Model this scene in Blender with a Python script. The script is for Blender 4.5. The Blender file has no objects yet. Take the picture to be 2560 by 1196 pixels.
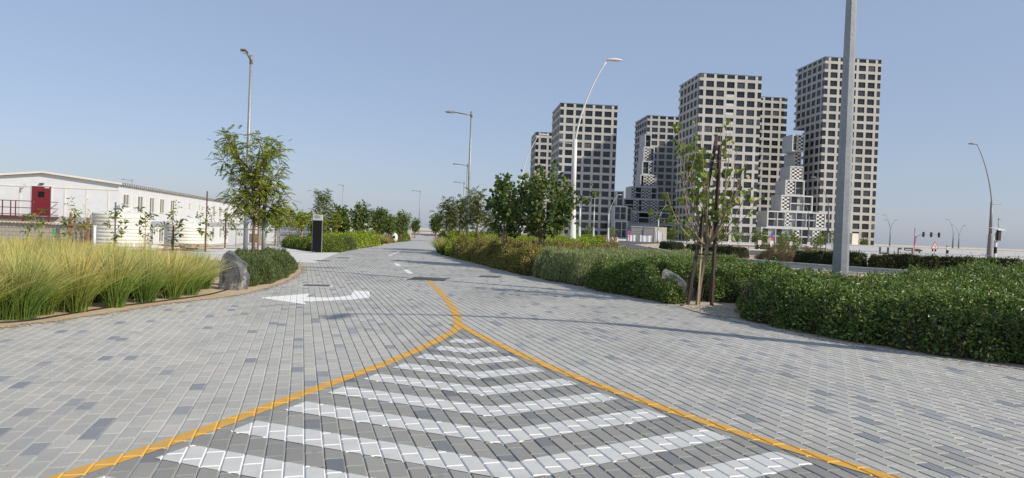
import bpy, bmesh, math, random
import numpy as np
from mathutils import Matrix, Vector
R = math.radians
sc = bpy.context.scene
col = sc.collection
rng = np.random.default_rng(7)
random.seed(7)

# ------------------------------------------------------------------ camera
EYE = 1.6
cam = bpy.data.cameras.new('camera'); cam.sensor_width = 36.0; cam.lens = 24.19; cam.clip_end = 30000; cam.clip_start = 0.05
cam_o = bpy.data.objects.new('camera', cam); col.objects.link(cam_o)
PITCH, ROLL = R(0.67), R(2.05)
fwd = Vector((0, math.cos(PITCH), -math.sin(PITCH)))
up0 = Vector((0, math.sin(PITCH), math.cos(PITCH)))
rt0 = Vector((1, 0, 0))
rt = rt0*math.cos(ROLL) + up0*math.sin(ROLL)
up = -rt0*math.sin(ROLL) + up0*math.cos(ROLL)
cam_o.matrix_world = Matrix(((rt.x, up.x, -fwd.x, 0), (rt.y, up.y, -fwd.y, 0), (rt.z, up.z, -fwd.z, EYE), (0, 0, 0, 1)))
sc.camera = cam_o

# ------------------------------------------------------------------ sky and sun
SUN_AZ, SUN_EL = R(118), R(34)           # clockwise from the viewing direction
w = bpy.data.worlds.new('World'); sc.world = w; w.use_nodes = True
nt = w.node_tree; nt.nodes.clear()
sky = nt.nodes.new('ShaderNodeTexSky'); sky.sky_type = 'NISHITA'; sky.sun_disc = False
sky.sun_elevation = SUN_EL; sky.sun_rotation = SUN_AZ
sky.altitude = 0; sky.air_density = 1.0; sky.dust_density = 1.0; sky.ozone_density = 3.0
bg = nt.nodes.new('ShaderNodeBackground'); bg.inputs['Strength'].default_value = 0.15
wo = nt.nodes.new('ShaderNodeOutputWorld')
tint = nt.nodes.new('ShaderNodeMix'); tint.data_type = 'RGBA'; tint.blend_type = 'MULTIPLY'; tint.inputs[0].default_value = 1.0; tint.inputs[7].default_value = (0.37, 0.33, 0.35, 1)   # white balance
nt.links.new(sky.outputs[0], tint.inputs[6]); veil = nt.nodes.new('ShaderNodeMix'); veil.data_type = 'RGBA'; veil.blend_type = 'ADD'; veil.clamp_result = False; veil.inputs[0].default_value = 1.0; veil.inputs[7].default_value = (1.36, 1.70, 2.22, 1)   # even dusty haze over the whole sky
nt.links.new(tint.outputs[2], veil.inputs[6]); nt.links.new(veil.outputs[2], bg.inputs[0]); nt.links.new(bg.outputs[0], wo.inputs[0])
sl = bpy.data.lights.new('sun', 'SUN'); sl.energy = 4.4; sl.angle = R(0.53); sl.color = (1.0, 0.92, 0.78)
so = bpy.data.objects.new('sun', sl); col.objects.link(so)
sd = Vector((math.sin(SUN_AZ)*math.cos(SUN_EL), math.cos(SUN_AZ)*math.cos(SUN_EL), math.sin(SUN_EL)))
so.rotation_euler = sd.to_track_quat('Z', 'Y').to_euler(); so.location = (20, -20, 30)
vs = sc.view_settings
vs.view_transform = 'Standard'; vs.look = 'None'; vs.gamma = 1.0; vs.exposure = 0.15; vs.use_curve_mapping = False

# ------------------------------------------------------------------ materials
def nodes_of(name):
    m = bpy.data.materials.new(name); m.use_nodes = True
    n = m.node_tree; b = n.nodes['Principled BSDF']
    return m, n, b
def mixrgb(n, a, b, fac, mode='MIX'):
    x = n.nodes.new('ShaderNodeMix'); x.data_type = 'RGBA'; x.blend_type = mode
    for sock, v in ((x.inputs[6], a), (x.inputs[7], b), (x.inputs[0], fac)):
        if hasattr(v, 'is_output'): n.links.new(v, sock)
        elif isinstance(v, (int, float)): sock.default_value = v
        else: sock.default_value = (*v, 1)
    return x.outputs[2]
def noise(n, scale, detail=4, rough=0.6, coord='Object'):
    tc = n.nodes.new('ShaderNodeTexCoord'); t = n.nodes.new('ShaderNodeTexNoise')
    t.inputs['Scale'].default_value = scale; t.inputs['Detail'].default_value = detail; t.inputs['Roughness'].default_value = rough
    n.links.new(tc.outputs[coord], t.inputs['Vector'])
    return t.outputs['Fac']
def ramp(n, fac, stops, interp='LINEAR'):
    r = n.nodes.new('ShaderNodeValToRGB'); r.color_ramp.interpolation = interp
    e = r.color_ramp.elements
    while len(e) > len(stops): e.remove(e[-1])
    while len(e) < len(stops): e.new(0.5)
    for k, (p, c) in enumerate(stops):
        e[k].position = p; e[k].color = (*c, 1) if not isinstance(c, (int, float)) else (c, c, c, 1)
    n.links.new(fac, r.inputs[0])
    return r.outputs[0]
def bumped(n, b, fac, strength, dist=0.02):
    bp = n.nodes.new('ShaderNodeBump'); bp.inputs['Strength'].default_value = strength; bp.inputs['Distance'].default_value = dist
    n.links.new(fac, bp.inputs['Height']); n.links.new(bp.outputs[0], b.inputs['Normal'])
def sc3(c, k): return tuple(min(1, x*k) for x in c)
def mat(name, c, rough=0.6, metal=0.0, ns=6.0, amt=0.18, bump=0.0, spec=0.5, coord='Object', big=None):
    m, n, b = nodes_of(name)
    f = noise(n, ns, 6, 0.65, coord)
    o = mixrgb(n, sc3(c, 1-amt), sc3(c, 1+amt), ramp(n, f, [(0.3, 0.0), (0.7, 1.0)]))
    if big:
        f2 = noise(n, big[0], 3, 0.6, coord)
        o = mixrgb(n, o, big[1], ramp(n, f2, [(big[2], 0.0), (big[3], 1.0)]))
    n.links.new(o, b.inputs['Base Color'])
    b.inputs['Roughness'].default_value = rough; b.inputs['Metallic'].default_value = metal
    b.inputs['Specular IOR Level'].default_value = spec
    if bump: bumped(n, b, f, bump)
    return m
def leafmat(name, stops, trans=0.3, rough=0.45, spec=0.4):
    m, n, b = nodes_of(name)
    g = n.nodes.new('ShaderNodeNewGeometry')
    c = ramp(n, g.outputs['Random Per Island'], stops)
    n.links.new(c, b.inputs['Base Color']); b.inputs['Roughness'].default_value = rough; b.inputs['Specular IOR Level'].default_value = spec
    t = n.nodes.new('ShaderNodeBsdfTranslucent'); 
    c2 = mixrgb(n, c, (1.0, 1.0, 0.45), 1.0, 'MULTIPLY'); n.links.new(c2, t.inputs['Color'])
    mx = n.nodes.new('ShaderNodeMixShader'); mx.inputs[0].default_value = trans
    n.links.new(b.outputs[0], mx.inputs[1]); n.links.new(t.outputs[0], mx.inputs[2])
    n.links.new(mx.outputs[0], n.nodes['Material Output'].inputs['Surface'])
    return m

M = {}
# block paving: one random tone for each block, some of them slate blue
def paver_material(name, k, dust):
    m, n, b = nodes_of(name)
    g = n.nodes.new('ShaderNodeNewGeometry'); oi = n.nodes.new('ShaderNodeObjectInfo')
    ad = n.nodes.new('ShaderNodeMath'); ad.operation = 'ADD'; fr = n.nodes.new('ShaderNodeMath'); fr.operation = 'FRACT'
    n.links.new(g.outputs['Random Per Island'], ad.inputs[0]); n.links.new(oi.outputs['Random'], ad.inputs[1]); n.links.new(ad.outputs[0], fr.inputs[0])
    c = ramp(n, fr.outputs[0], [(p_, sc3(c_, k)) for p_, c_ in ((0.0, (0.352, 0.348, 0.327)), (0.3, (0.372, 0.367, 0.345)), (0.55, (0.336, 0.334, 0.317)), (0.76, (0.39, 0.384, 0.36)),
        (0.88, (0.315, 0.318, 0.312)), (0.935, (0.25, 0.26, 0.272)), (0.97, (0.205, 0.218, 0.238)))], 'CONSTANT')
    tc = n.nodes.new('ShaderNodeNewGeometry')
    nz = n.nodes.new('ShaderNodeTexNoise'); nz.inputs['Scale'].default_value = 160; nz.inputs['Detail'].default_value = 3
    n.links.new(tc.outputs['Position'], nz.inputs['Vector'])
    nb = n.nodes.new('ShaderNodeTexNoise'); nb.inputs['Scale'].default_value = 0.9; nb.inputs['Detail'].default_value = 6; nb.inputs['Roughness'].default_value = 0.7
    n.links.new(tc.outputs['Position'], nb.inputs['Vector'])
    o = mixrgb(n, c, ramp(n, nz.outputs['Fac'], [(0.3, 0.72), (0.7, 1.18)]), 0.8, 'MULTIPLY')
    o = mixrgb(n, o, (0.44, 0.41, 0.36), ramp(n, nb.outputs['Fac'], [(0.52, 0.0), (0.78, dust)]))
    ns = n.nodes.new('ShaderNodeTexNoise'); ns.inputs['Scale'].default_value = 5.5; ns.inputs['Detail'].default_value = 5
    n.links.new(tc.outputs['Position'], ns.inputs['Vector'])
    o = mixrgb(n, o, (0.12, 0.12, 0.125), ramp(n, ns.outputs['Fac'], [(0.66, 0.0), (0.74, 0.55)]))
    nw = n.nodes.new('ShaderNodeTexNoise'); nw.inputs['Scale'].default_value = 0.33; nw.inputs['Detail'].default_value = 7; nw.inputs['Roughness'].default_value = 0.62; nw.inputs['Distortion'].default_value = 0.6
    n.links.new(tc.outputs['Position'], nw.inputs['Vector'])
    o = mixrgb(n, o, ramp(n, nw.outputs['Fac'], [(0.3, 0.80), (0.5, 1.0), (0.7, 1.07)]), 1.0, 'MULTIPLY')
    n.links.new(o, b.inputs['Base Color']); b.inputs['Roughness'].default_value = 0.8; b.inputs['Specular IOR Level'].default_value = 0.25
    bumped(n, b, nz.outputs['Fac'], 0.35, 0.004)
    return m
M['paver'] = paver_material('paver', 1.10, 0.5)
M['paver_clean'] = paver_material('paver_clean', 0.74, 0.05)
M['joint'] = mat('joint_sand', (0.46, 0.44, 0.40), 0.95, ns=60, amt=0.2)
M['sand'] = mat('sand', (0.47, 0.36, 0.24), 0.95, ns=9, amt=0.25, bump=0.5, coord='Object', big=(0.5, (0.40, 0.31, 0.21), 0.45, 0.65))
M['lot'] = mat('lot_sand', (0.50, 0.43, 0.33), 0.95, ns=0.3, amt=0.15)
M['edging'] = mat('edging_concrete', (0.47, 0.465, 0.45), 0.85, ns=14, amt=0.12)
M['palepave'] = mat('pale_paving', (0.55, 0.54, 0.52), 0.85, ns=1.2, amt=0.12)
M['asphalt'] = mat('asphalt', (0.075, 0.072, 0.072), 0.85, ns=3, amt=0.2, big=(0.15, (0.095, 0.09, 0.088), 0.4, 0.7))
M['kerb'] = mat('kerb_concrete', (0.55, 0.54, 0.51), 0.85, ns=4, amt=0.15)
M['white_paint'] = mat('white_paint', (0.52, 0.525, 0.51), 0.7, ns=7, amt=0.07, coord='Object', big=(3.5, (0.43, 0.43, 0.415), 0.5, 0.75))
M['white_joint'] = mat('white_paint_joint', (0.68, 0.68, 0.665), 0.7, ns=30, amt=0.06)  # lighter than the block tops: sunlit grooves put into the colour
M['fresh_paint'] = mat('fresh_white_paint', (0.72, 0.72, 0.705), 0.7, ns=7, amt=0.06); M['fresh_joint'] = mat('fresh_white_joint', (0.74, 0.74, 0.725), 0.7, ns=30, amt=0.05)  # joint tone raised a little for lit grooves
M['yellow_paint'] = mat('yellow_paint', (0.56, 0.315, 0.055), 0.7, ns=7, amt=0.1, big=(3.0, (0.44, 0.29, 0.12), 0.48, 0.75))
M['yellow_joint'] = mat('yellow_paint_joint', (0.64, 0.37, 0.065), 0.7, ns=30, amt=0.06)  # yellow lifted in tone to paint in light on the groove edges
M['galv'] = mat('galvanised_steel', (0.29, 0.31, 0.325), 0.5, 0.35, ns=14, amt=0.16, big=(2.0, (0.235, 0.255, 0.275), 0.45, 0.7))
M['lamp_grey'] = mat('lamp_grey', (0.20, 0.205, 0.215), 0.5, 0.2, ns=8, amt=0.1)
M['lamp_white'] = mat('lamp_white', (0.62, 0.62, 0.60), 0.45, 0.0, ns=5, amt=0.06)
M['lens'] = mat('lamp_lens', (0.5, 0.52, 0.5), 0.2, ns=5, amt=0.05)
M['darkmetal'] = mat('dark_metal', (0.03, 0.03, 0.033), 0.55, 0.2, ns=10, amt=0.2)
M['grate'] = mat('cast_iron', (0.10, 0.10, 0.105), 0.65, 0.3, ns=20, amt=0.25)
M['black'] = mat('black_panel', (0.006, 0.006, 0.008), 0.45, ns=3, amt=0.1, spec=0.3)
M['white'] = mat('white_panel', (0.62, 0.645, 0.67), 0.6, ns=2, amt=0.05)
M['cream'] = mat('cream_roof', (0.66, 0.64, 0.58), 0.6, ns=2, amt=0.06)
M['bandgrey'] = mat('grey_band', (0.33, 0.34, 0.36), 0.7, ns=3, amt=0.08)
M['red'] = mat('red_door_paint', (0.16, 0.012, 0.018), 0.5, ns=3, amt=0.12)
M['redrail'] = mat('red_rail_paint', (0.12, 0.016, 0.022), 0.55, ns=5, amt=0.15)
M['signred'] = mat('sign_red', (0.55, 0.03, 0.03), 0.5, ns=5, amt=0.05)
M['signblue'] = mat('sign_blue', (0.05, 0.05, 0.30), 0.5, ns=5, amt=0.05)
M['winglass'] = mat('window_glass_warm', (0.16, 0.145, 0.12), 0.12, ns=1.5, amt=0.3)
def glass_material():
    m, n, b = nodes_of('tower_glass'); oi = n.nodes.new('ShaderNodeObjectInfo')
    c = ramp(n, oi.outputs['Random'], [(0.0, (0.012, 0.015, 0.019)), (0.35, (0.022, 0.027, 0.033)), (0.6, (0.035, 0.043, 0.052)), (0.82, (0.05, 0.06, 0.068)), (0.93, (0.095, 0.095, 0.09)), (0.965, (0.008, 0.009, 0.011))], 'CONSTANT')
    n.links.new(c, b.inputs['Base Color']); b.inputs['Roughness'].default_value = 0.1; b.inputs['Specular IOR Level'].default_value = 0.4
    return m
M['glass'] = glass_material()
M['mullion'] = mat('mullion', (0.025, 0.026, 0.03), 0.5, ns=2, amt=0.1)
M['interior'] = mat('tower_interior', (0.03, 0.03, 0.033), 0.9, ns=1, amt=0.2)
M['concrete'] = mat('tower_concrete', (0.425, 0.418, 0.395), 0.85, ns=0.25, amt=0.10, big=(0.06, (0.36, 0.356, 0.342), 0.45, 0.7))
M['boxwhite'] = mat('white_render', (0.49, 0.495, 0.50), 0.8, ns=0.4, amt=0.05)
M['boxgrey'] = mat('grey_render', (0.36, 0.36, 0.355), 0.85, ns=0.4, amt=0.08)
M['stonegrey'] = mat('grey_cladding', (0.20, 0.205, 0.21), 0.8, ns=0.8, amt=0.2)
M['block'] = mat('concrete_block', (0.36, 0.33, 0.28), 0.95, ns=7, amt=0.22, bump=0.4)
M['tank'] = mat('tank_plastic', (0.68, 0.665, 0.60), 0.5, ns=2.5, amt=0.06, big=(0.8, (0.58, 0.555, 0.48), 0.5, 0.75))
M['timber'] = mat('timber', (0.27, 0.14, 0.06), 0.85, ns=6, amt=0.3)
M['plank'] = mat('weathered_plank', (0.40, 0.32, 0.21), 0.9, ns=4, amt=0.25)
M['stake'] = mat('brown_steel_stake', (0.055, 0.030, 0.027), 0.6, 0.1, ns=12, amt=0.3)
M['stake_blue'] = mat('blue_grey_stake', (0.12, 0.15, 0.20), 0.6, ns=9, amt=0.2)
M['green'] = mat('green_paint', (0.04, 0.22, 0.06), 0.6, ns=9, amt=0.2)
M['tie'] = mat('rubber_tie', (0.015, 0.015, 0.015), 0.8, ns=9, amt=0.2)
M['orange'] = mat('orange_barrier', (0.45, 0.11, 0.03), 0.6, ns=4, amt=0.15)
M['bark'] = mat('pale_bark', (0.30, 0.235, 0.165), 0.9, ns=18, amt=0.3, bump=0.5)
M['bark_dark'] = mat('dark_bark', (0.13, 0.09, 0.065), 0.9, ns=18, amt=0.3, bump=0.5)
M['twig'] = mat('twig', (0.055, 0.048, 0.028), 0.95, ns=12, amt=0.3)  # twig brown, kept dark so it also carries shade between the leaves
M['drytwig'] = mat('dry_twig', (0.24, 0.18, 0.11), 0.95, ns=12, amt=0.3)
M['hose'] = mat('black_hose', (0.012, 0.012, 0.012), 0.6, ns=9, amt=0.1)
M['gravel'] = mat('gravel', (0.42, 0.36, 0.28), 0.95, ns=40, amt=0.45, bump=0.8)
M['building_far'] = mat('beige_wall', (0.52, 0.49, 0.43), 0.85, ns=0.5, amt=0.08)
M['hoard'] = mat('hoarding_panel', (0.46, 0.49, 0.54), 0.6, ns=0.6, amt=0.04)
M['mark'] = mat('hoarding_print', (0.03, 0.032, 0.04), 0.6, ns=2, amt=0.1)
def sea_material():
    m, n, b = nodes_of('sea'); f = noise(n, 0.02, 4)
    n.links.new(mixrgb(n, (0.07, 0.11, 0.15), (0.10, 0.15, 0.19), f), b.inputs['Base Color']); b.inputs['Roughness'].default_value = 0.35
    return m
M['sea'] = sea_material()
def rock_material():
    m, n, b = nodes_of('rock')
    f = noise(n, 5.0, 8, 0.7); f2 = noise(n, 2.6, 8, 0.75); f3 = noise(n, 38, 4, 0.7)
    o = mixrgb(n, (0.045, 0.047, 0.053), (0.17, 0.175, 0.185), ramp(n, f, [(0.3, 0.0), (0.72, 1.0)]))
    o = mixrgb(n, o, (0.36, 0.34, 0.30), ramp(n, f2, [(0.55, 0.0), (0.60, 0.85), (0.65, 0.0)]))
    o = mixrgb(n, o, (0.2, 0.2, 0.2), ramp(n, f3, [(0.62, 0.0), (0.72, 0.6)]))
    n.links.new(o, b.inputs['Base Color']); b.inputs['Roughness'].default_value = 0.8
    bumped(n, b, f, 0.8, 0.05)
    return m
M['rock'] = rock_material()
def farpave_material():
    m, n, b = nodes_of('far_paving')
    g = n.nodes.new('ShaderNodeNewGeometry'); mp = n.nodes.new('ShaderNodeMapping'); mp.inputs['Rotation'].default_value = (0, 0, R(73))
    n.links.new(g.outputs['Position'], mp.inputs['Vector'])
    t = n.nodes.new('ShaderNodeTexBrick'); t.inputs['Scale'].default_value = 1.0; t.inputs['Brick Width'].default_value = 0.292; t.inputs['Row Height'].default_value = 0.130
    t.inputs['Mortar Size'].default_value = 0.012; t.inputs['Color1'].default_value = (0.32, 0.325, 0.325, 1); t.inputs['Color2'].default_value = (0.38, 0.38, 0.37, 1); t.inputs['Mortar'].default_value = (0.40, 0.39, 0.36, 1)
    n.links.new(mp.outputs[0], t.inputs['Vector'])
    n.links.new(t.outputs['Color'], b.inputs['Base Color']); b.inputs['Roughness'].default_value = 0.85
    return m
M['farpave'] = farpave_material()
def checker_material():
    m, n, b = nodes_of('perforated_screen')
    tc = n.nodes.new('ShaderNodeTexCoord'); t = n.nodes.new('ShaderNodeTexChecker'); t.inputs['Scale'].default_value = 1.0
    mp = n.nodes.new('ShaderNodeMapping'); mp.inputs['Scale'].default_value = (0.95, 0.0, 1.35); mp.inputs['Location'].default_value = (0.01, 0.5, 0.013)
    n.links.new(tc.outputs['Object'], mp.inputs['Vector']); n.links.new(mp.outputs[0], t.inputs['Vector'])
    t.inputs['Color1'].default_value = (0.62, 0.61, 0.59, 1); t.inputs['Color2'].default_value = (0.012, 0.012, 0.014, 1)
    n.links.new(t.outputs[0], b.inputs['Base Color']); b.inputs['Roughness'].default_value = 0.7
    return m
M['screen'] = checker_material()
# foliage
M['lf_broad'] = leafmat('leaf_broad', [(0, (0.045, 0.083, 0.017)), (0.4, (0.095, 0.170, 0.031)), (0.75, (0.170, 0.257, 0.061)), (0.93, (0.290, 0.370, 0.122)), (1, (0.360, 0.299, 0.146))], 0.3, 0.42, 0.45)
M['lf_sage'] = leafmat('leaf_sage', [(0, (0.144, 0.180, 0.086)), (0.5, (0.274, 0.324, 0.144)), (0.85, (0.403, 0.454, 0.238)), (1, (0.518, 0.547, 0.331))], 0.25, 0.6, 0.3)
M['lf_olive'] = leafmat('leaf_olive', [(0, (0.122, 0.129, 0.039)), (0.4, (0.230, 0.252, 0.062)), (0.7, (0.359, 0.331, 0.097)), (0.9, (0.374, 0.245, 0.123)), (1, (0.245, 0.071, 0.048))], 0.3, 0.55, 0.3)
M['lf_lime'] = leafmat('leaf_lime', [(0, (0.132, 0.198, 0.022)), (0.5, (0.264, 0.363, 0.039)), (0.85, (0.385, 0.462, 0.066)), (1, (0.495, 0.462, 0.077))], 0.35, 0.5, 0.3)
M['lf_oleander'] = leafmat('leaf_oleander', [(0, (0.054, 0.084, 0.030)), (0.5, (0.108, 0.155, 0.054)), (0.85, (0.176, 0.223, 0.088)), (1, (0.270, 0.270, 0.135))], 0.25, 0.5, 0.3)
M['lf_hedge'] = leafmat('leaf_hedge', [(0, (0.023, 0.034, 0.010)), (0.5, (0.046, 0.062, 0.018)), (0.9, (0.078, 0.098, 0.029)), (1, (0.130, 0.117, 0.046))], 0.15, 0.6)
M['lf_dry'] = leafmat('leaf_dry', [(0, (0.16, 0.12, 0.06)), (0.5, (0.26, 0.20, 0.11)), (1, (0.17, 0.17, 0.07))], 0.2, 0.8)
M['lf_neem'] = leafmat('leaf_neem', [(0, (0.105, 0.161, 0.020)), (0.5, (0.217, 0.287, 0.036)), (0.8, (0.336, 0.385, 0.055)), (1, (0.588, 0.504, 0.068))], 0.45, 0.5, 0.3)
M['lf_round'] = leafmat('leaf_round', [(0, (0.040, 0.074, 0.018)), (0.5, (0.079, 0.137, 0.033)), (0.85, (0.134, 0.205, 0.052)), (1, (0.316, 0.272, 0.077))], 0.35, 0.45, 0.35)
M['lf_heart'] = leafmat('leaf_heart', [(0, (0.062, 0.106, 0.019)), (0.5, (0.125, 0.194, 0.031)), (0.85, (0.213, 0.281, 0.054)), (1, (0.375, 0.325, 0.084))], 0.4, 0.45, 0.35)
M['lf_mid'] = leafmat('leaf_mid', [(0, (0.069, 0.106, 0.019)), (0.5, (0.138, 0.200, 0.035)), (0.9, (0.237, 0.294, 0.050)), (1, (0.375, 0.338, 0.088))], 0.35, 0.5, 0.3)
M['lf_fern'] = leafmat('leaf_fern', [(0, (0.064, 0.091, 0.029)), (0.5, (0.128, 0.167, 0.043)), (1, (0.240, 0.243, 0.072))], 0.3, 0.5)
def grass_material(name, base, mid, tip):
    m, n, b = nodes_of(name)
    a = n.nodes.new('ShaderNodeAttribute'); a.attribute_name = 't'
    g = n.nodes.new('ShaderNodeNewGeometry')
    c = ramp(n, a.outputs['Fac'], [(0.0, sc3(mid, 0.9)), (0.10, base), (0.45, mid), (0.78, tip), (1.0, sc3(tip, 1.15))])
    c = mixrgb(n, c, ramp(n, g.outputs['Random Per Island'], [(0, (0.42, 0.55, 0.38)), (0.5, (0.95, 0.98, 0.9)), (0.85, (1.1, 1.06, 0.9)), (1, (1.45, 1.35, 1.1))]), 1.0, 'MULTIPLY')
    oi = n.nodes.new('ShaderNodeObjectInfo')
    c = mixrgb(n, c, ramp(n, oi.outputs['Random'], [(0, (0.74, 0.86, 0.78)), (0.5, (0.98, 1.0, 0.95)), (1, (1.14, 1.02, 0.92))]), 1.0, 'MULTIPLY')
    n.links.new(c, b.inputs['Base Color']); b.inputs['Roughness'].default_value = 0.6; b.inputs['Specular IOR Level'].default_value = 0.25
    t = n.nodes.new('ShaderNodeBsdfTranslucent'); n.links.new(c, t.inputs['Color'])
    mx = n.nodes.new('ShaderNodeMixShader'); mx.inputs[0].default_value = 0.35
    n.links.new(b.outputs[0], mx.inputs[1]); n.links.new(t.outputs[0], mx.inputs[2]); n.links.new(mx.outputs[0], n.nodes['Material Output'].inputs['Surface'])
    return m
M['grass'] = grass_material('ornamental_grass', (0.155, 0.225, 0.062), (0.30, 0.38, 0.10), (0.56, 0.50, 0.22))

# ------------------------------------------------------------------ mesh helpers
class MB:
    def __init__(s): s.v = []; s.f = []; s.m = []; s.sm = []
    def add(s, vs, fs, mi=0, smooth=False):
        o = len(s.v); s.v += [tuple(v) for v in vs]
        for f in fs: s.f.append(tuple(i+o for i in f)); s.m.append(mi); s.sm.append(smooth)
        return s
    def box(s, x0, x1, y0, y1, z0, z1, mi=0):
        return s.add([(x0,y0,z0),(x1,y0,z0),(x1,y1,z0),(x0,y1,z0),(x0,y0,z1),(x1,y0,z1),(x1,y1,z1),(x0,y1,z1)],
            [(0,3,2,1),(4,5,6,7),(0,1,5,4),(1,2,6,5),(2,3,7,6),(3,0,4,7)], mi)
    def bar(s, a, b, w, h=None, mi=0):            # square bar between two points
        h = h or w; a, b = Vector(a), Vector(b); d = (b-a).normalized()
        side = d.cross(Vector((0,0,1))); side = Vector((1,0,0)) if side.length < 1e-4 else side.normalized()
        u = side.cross(d).normalized(); V = []
        for p in (a, b):
            for i, j in ((-1,-1),(1,-1),(1,1),(-1,1)): V.append(p + side*(i*w/2) + u*(j*h/2))
        return s.add(V, [(3,2,1,0),(4,5,6,7),(0,1,5,4),(1,2,6,5),(2,3,7,6),(3,0,4,7)], mi)
    def tube(s, pts, rad, n=8, mi=0, cap=True, smooth=True):
        pts = [Vector(p) for p in pts]; rad = rad if hasattr(rad, '__len__') else [rad]*len(pts)
        V = []; ref = None
        for i, p in enumerate(pts):
            d = (pts[min(i+1, len(pts)-1)] - pts[max(i-1, 0)]).normalized()
            if ref is None:
                ref = Vector((1,0,0)) if abs(d.x) < 0.9 else Vector((0,1,0))
            a = (ref - d*ref.dot(d)).normalized(); ref = a; b = d.cross(a)
            for k in range(n):
                t = 2*math.pi*k/n; V.append(p + a*(rad[i]*math.cos(t)) + b*(rad[i]*math.sin(t)))
        F = [(i*n+k, i*n+(k+1)%n, (i+1)*n+(k+1)%n, (i+1)*n+k) for i in range(len(pts)-1) for k in range(n)]
        s.add(V, F, mi, smooth)
        if cap:
            o = len(s.v) - len(V)
            s.f.append(tuple(o+k for k in range(n))[::-1]); s.f.append(tuple(o+(len(pts)-1)*n+k for k in range(n))); s.m += [mi, mi]; s.sm += [False, False]
        return s
    def lathe(s, prof, n=24, mi=0, smooth=True, c=(0, 0)):
        V = [(c[0]+r*math.cos(2*math.pi*k/n), c[1]+r*math.sin(2*math.pi*k/n), z) for r, z in prof for k in range(n)]
        F = [(i*n+k, i*n+(k+1)%n, (i+1)*n+(k+1)%n, (i+1)*n+k) for i in range(len(prof)-1) for k in range(n)]
        return s.add(V, F, mi, smooth)
    def prism(s, poly, y0, y1, mi=0):             # polygon in x,z extruded along y
        n = len(poly); V = [(x, y0, z) for x, z in poly] + [(x, y1, z) for x, z in poly]
        return s.add(V, [tuple(range(n)), tuple(range(2*n-1, n-1, -1))] + [(i, n+i, n+(i+1)%n, (i+1)%n) for i in range(n)], mi)
    def build(s, name, mats, parent=None, loc=(0,0,0), rz=0.0):
        me = bpy.data.meshes.new(name); me.from_pydata(s.v, [], s.f)
        for m in (mats if isinstance(mats, (list, tuple)) else [mats]): me.materials.append(M[m] if isinstance(m, str) else m)
        me.polygons.foreach_set('material_index', s.m); me.polygons.foreach_set('use_smooth', s.sm)
        bm = bmesh.new(); bm.from_mesh(me); bmesh.ops.recalc_face_normals(bm, faces=bm.faces); bm.to_mesh(me); bm.free()
        return link(name, me, parent, loc, rz)
def link(name, me, parent=None, loc=(0,0,0), rz=0.0):
    o = bpy.data.objects.new(name, me); col.objects.link(o); o.location = loc; o.rotation_euler = (0, 0, rz); o.parent = parent
    return o
def np_mesh(name, V, F, m, attr=None, smooth=False):
    me = bpy.data.meshes.new(name); V = np.ascontiguousarray(V, dtype=np.float32); F = np.ascontiguousarray(F, dtype=np.int32)
    k = F.shape[1]
    me.vertices.add(len(V)); me.vertices.foreach_set('co', V.ravel())
    me.loops.add(F.size); me.loops.foreach_set('vertex_index', F.ravel())
    me.polygons.add(len(F)); me.polygons.foreach_set('loop_start', np.arange(0, F.size, k, dtype=np.int32))
    try: me.polygons.foreach_set('loop_total', np.full(len(F), k, dtype=np.int32))
    except Exception: pass
    me.polygons.foreach_set('use_smooth', np.full(len(F), smooth, dtype=bool))
    me.materials.append(M[m] if isinstance(m, str) else m)
    if attr is not None:
        a = me.attributes.new('t', 'FLOAT', 'POINT'); a.data.foreach_set('value', np.ascontiguousarray(attr, dtype=np.float32))
    me.update(calc_edges=True); me.validate()
    return me
def tag(o, label=None, cat=None, group=None, kind=None):
    if label: o['label'] = label
    if cat: o['category'] = cat
    if group: o['group'] = group
    if kind: o['kind'] = kind
    return o
def empty(name, loc=(0,0,0), rz=0.0):
    o = bpy.data.objects.new(name, None); col.objects.link(o); o.location = loc; o.rotation_euler = (0, 0, rz); o.empty_display_size = 0.2
    return o
def copy_tree(o, parent=None):
    c = o.copy(); col.objects.link(c); c.parent = parent
    for ch in list(o.children): copy_tree(ch, c)
    return c
def sheet(name, poly, z, m, parent=None):
    bm = bmesh.new(); vs_ = [bm.verts.new((x, y, z)) for x, y in poly]; f = bm.faces.new(vs_)
    bmesh.ops.recalc_face_normals(bm, faces=[f])
    if f.normal.z < 0: f.normal_flip()
    bmesh.ops.triangulate(bm, faces=[f])
    me = bpy.data.meshes.new(name); bm.to_mesh(me); bm.free(); me.materials.append(M[m])
    return link(name, me, parent)
def smooth_line(pts, n=6, closed=False):
    P = [Vector((*p, 0)) if len(p) == 2 else Vector(p) for p in pts]; out = []
    for i in range(len(P)-1):
        p0, p1, p2, p3 = P[max(i-1, 0)], P[i], P[i+1], P[min(i+2, len(P)-1)]
        for k in range(n):
            t = k/n
            out.append(0.5*((2*p1) + (p2-p0)*t + (2*p0-5*p1+4*p2-p3)*t*t + (3*p1-p0-3*p2+p3)*t**3))
    out.append(P[-1])
    return [(v.x, v.y) if len(pts[0]) == 2 else (v.x, v.y, v.z) for v in out]
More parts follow.
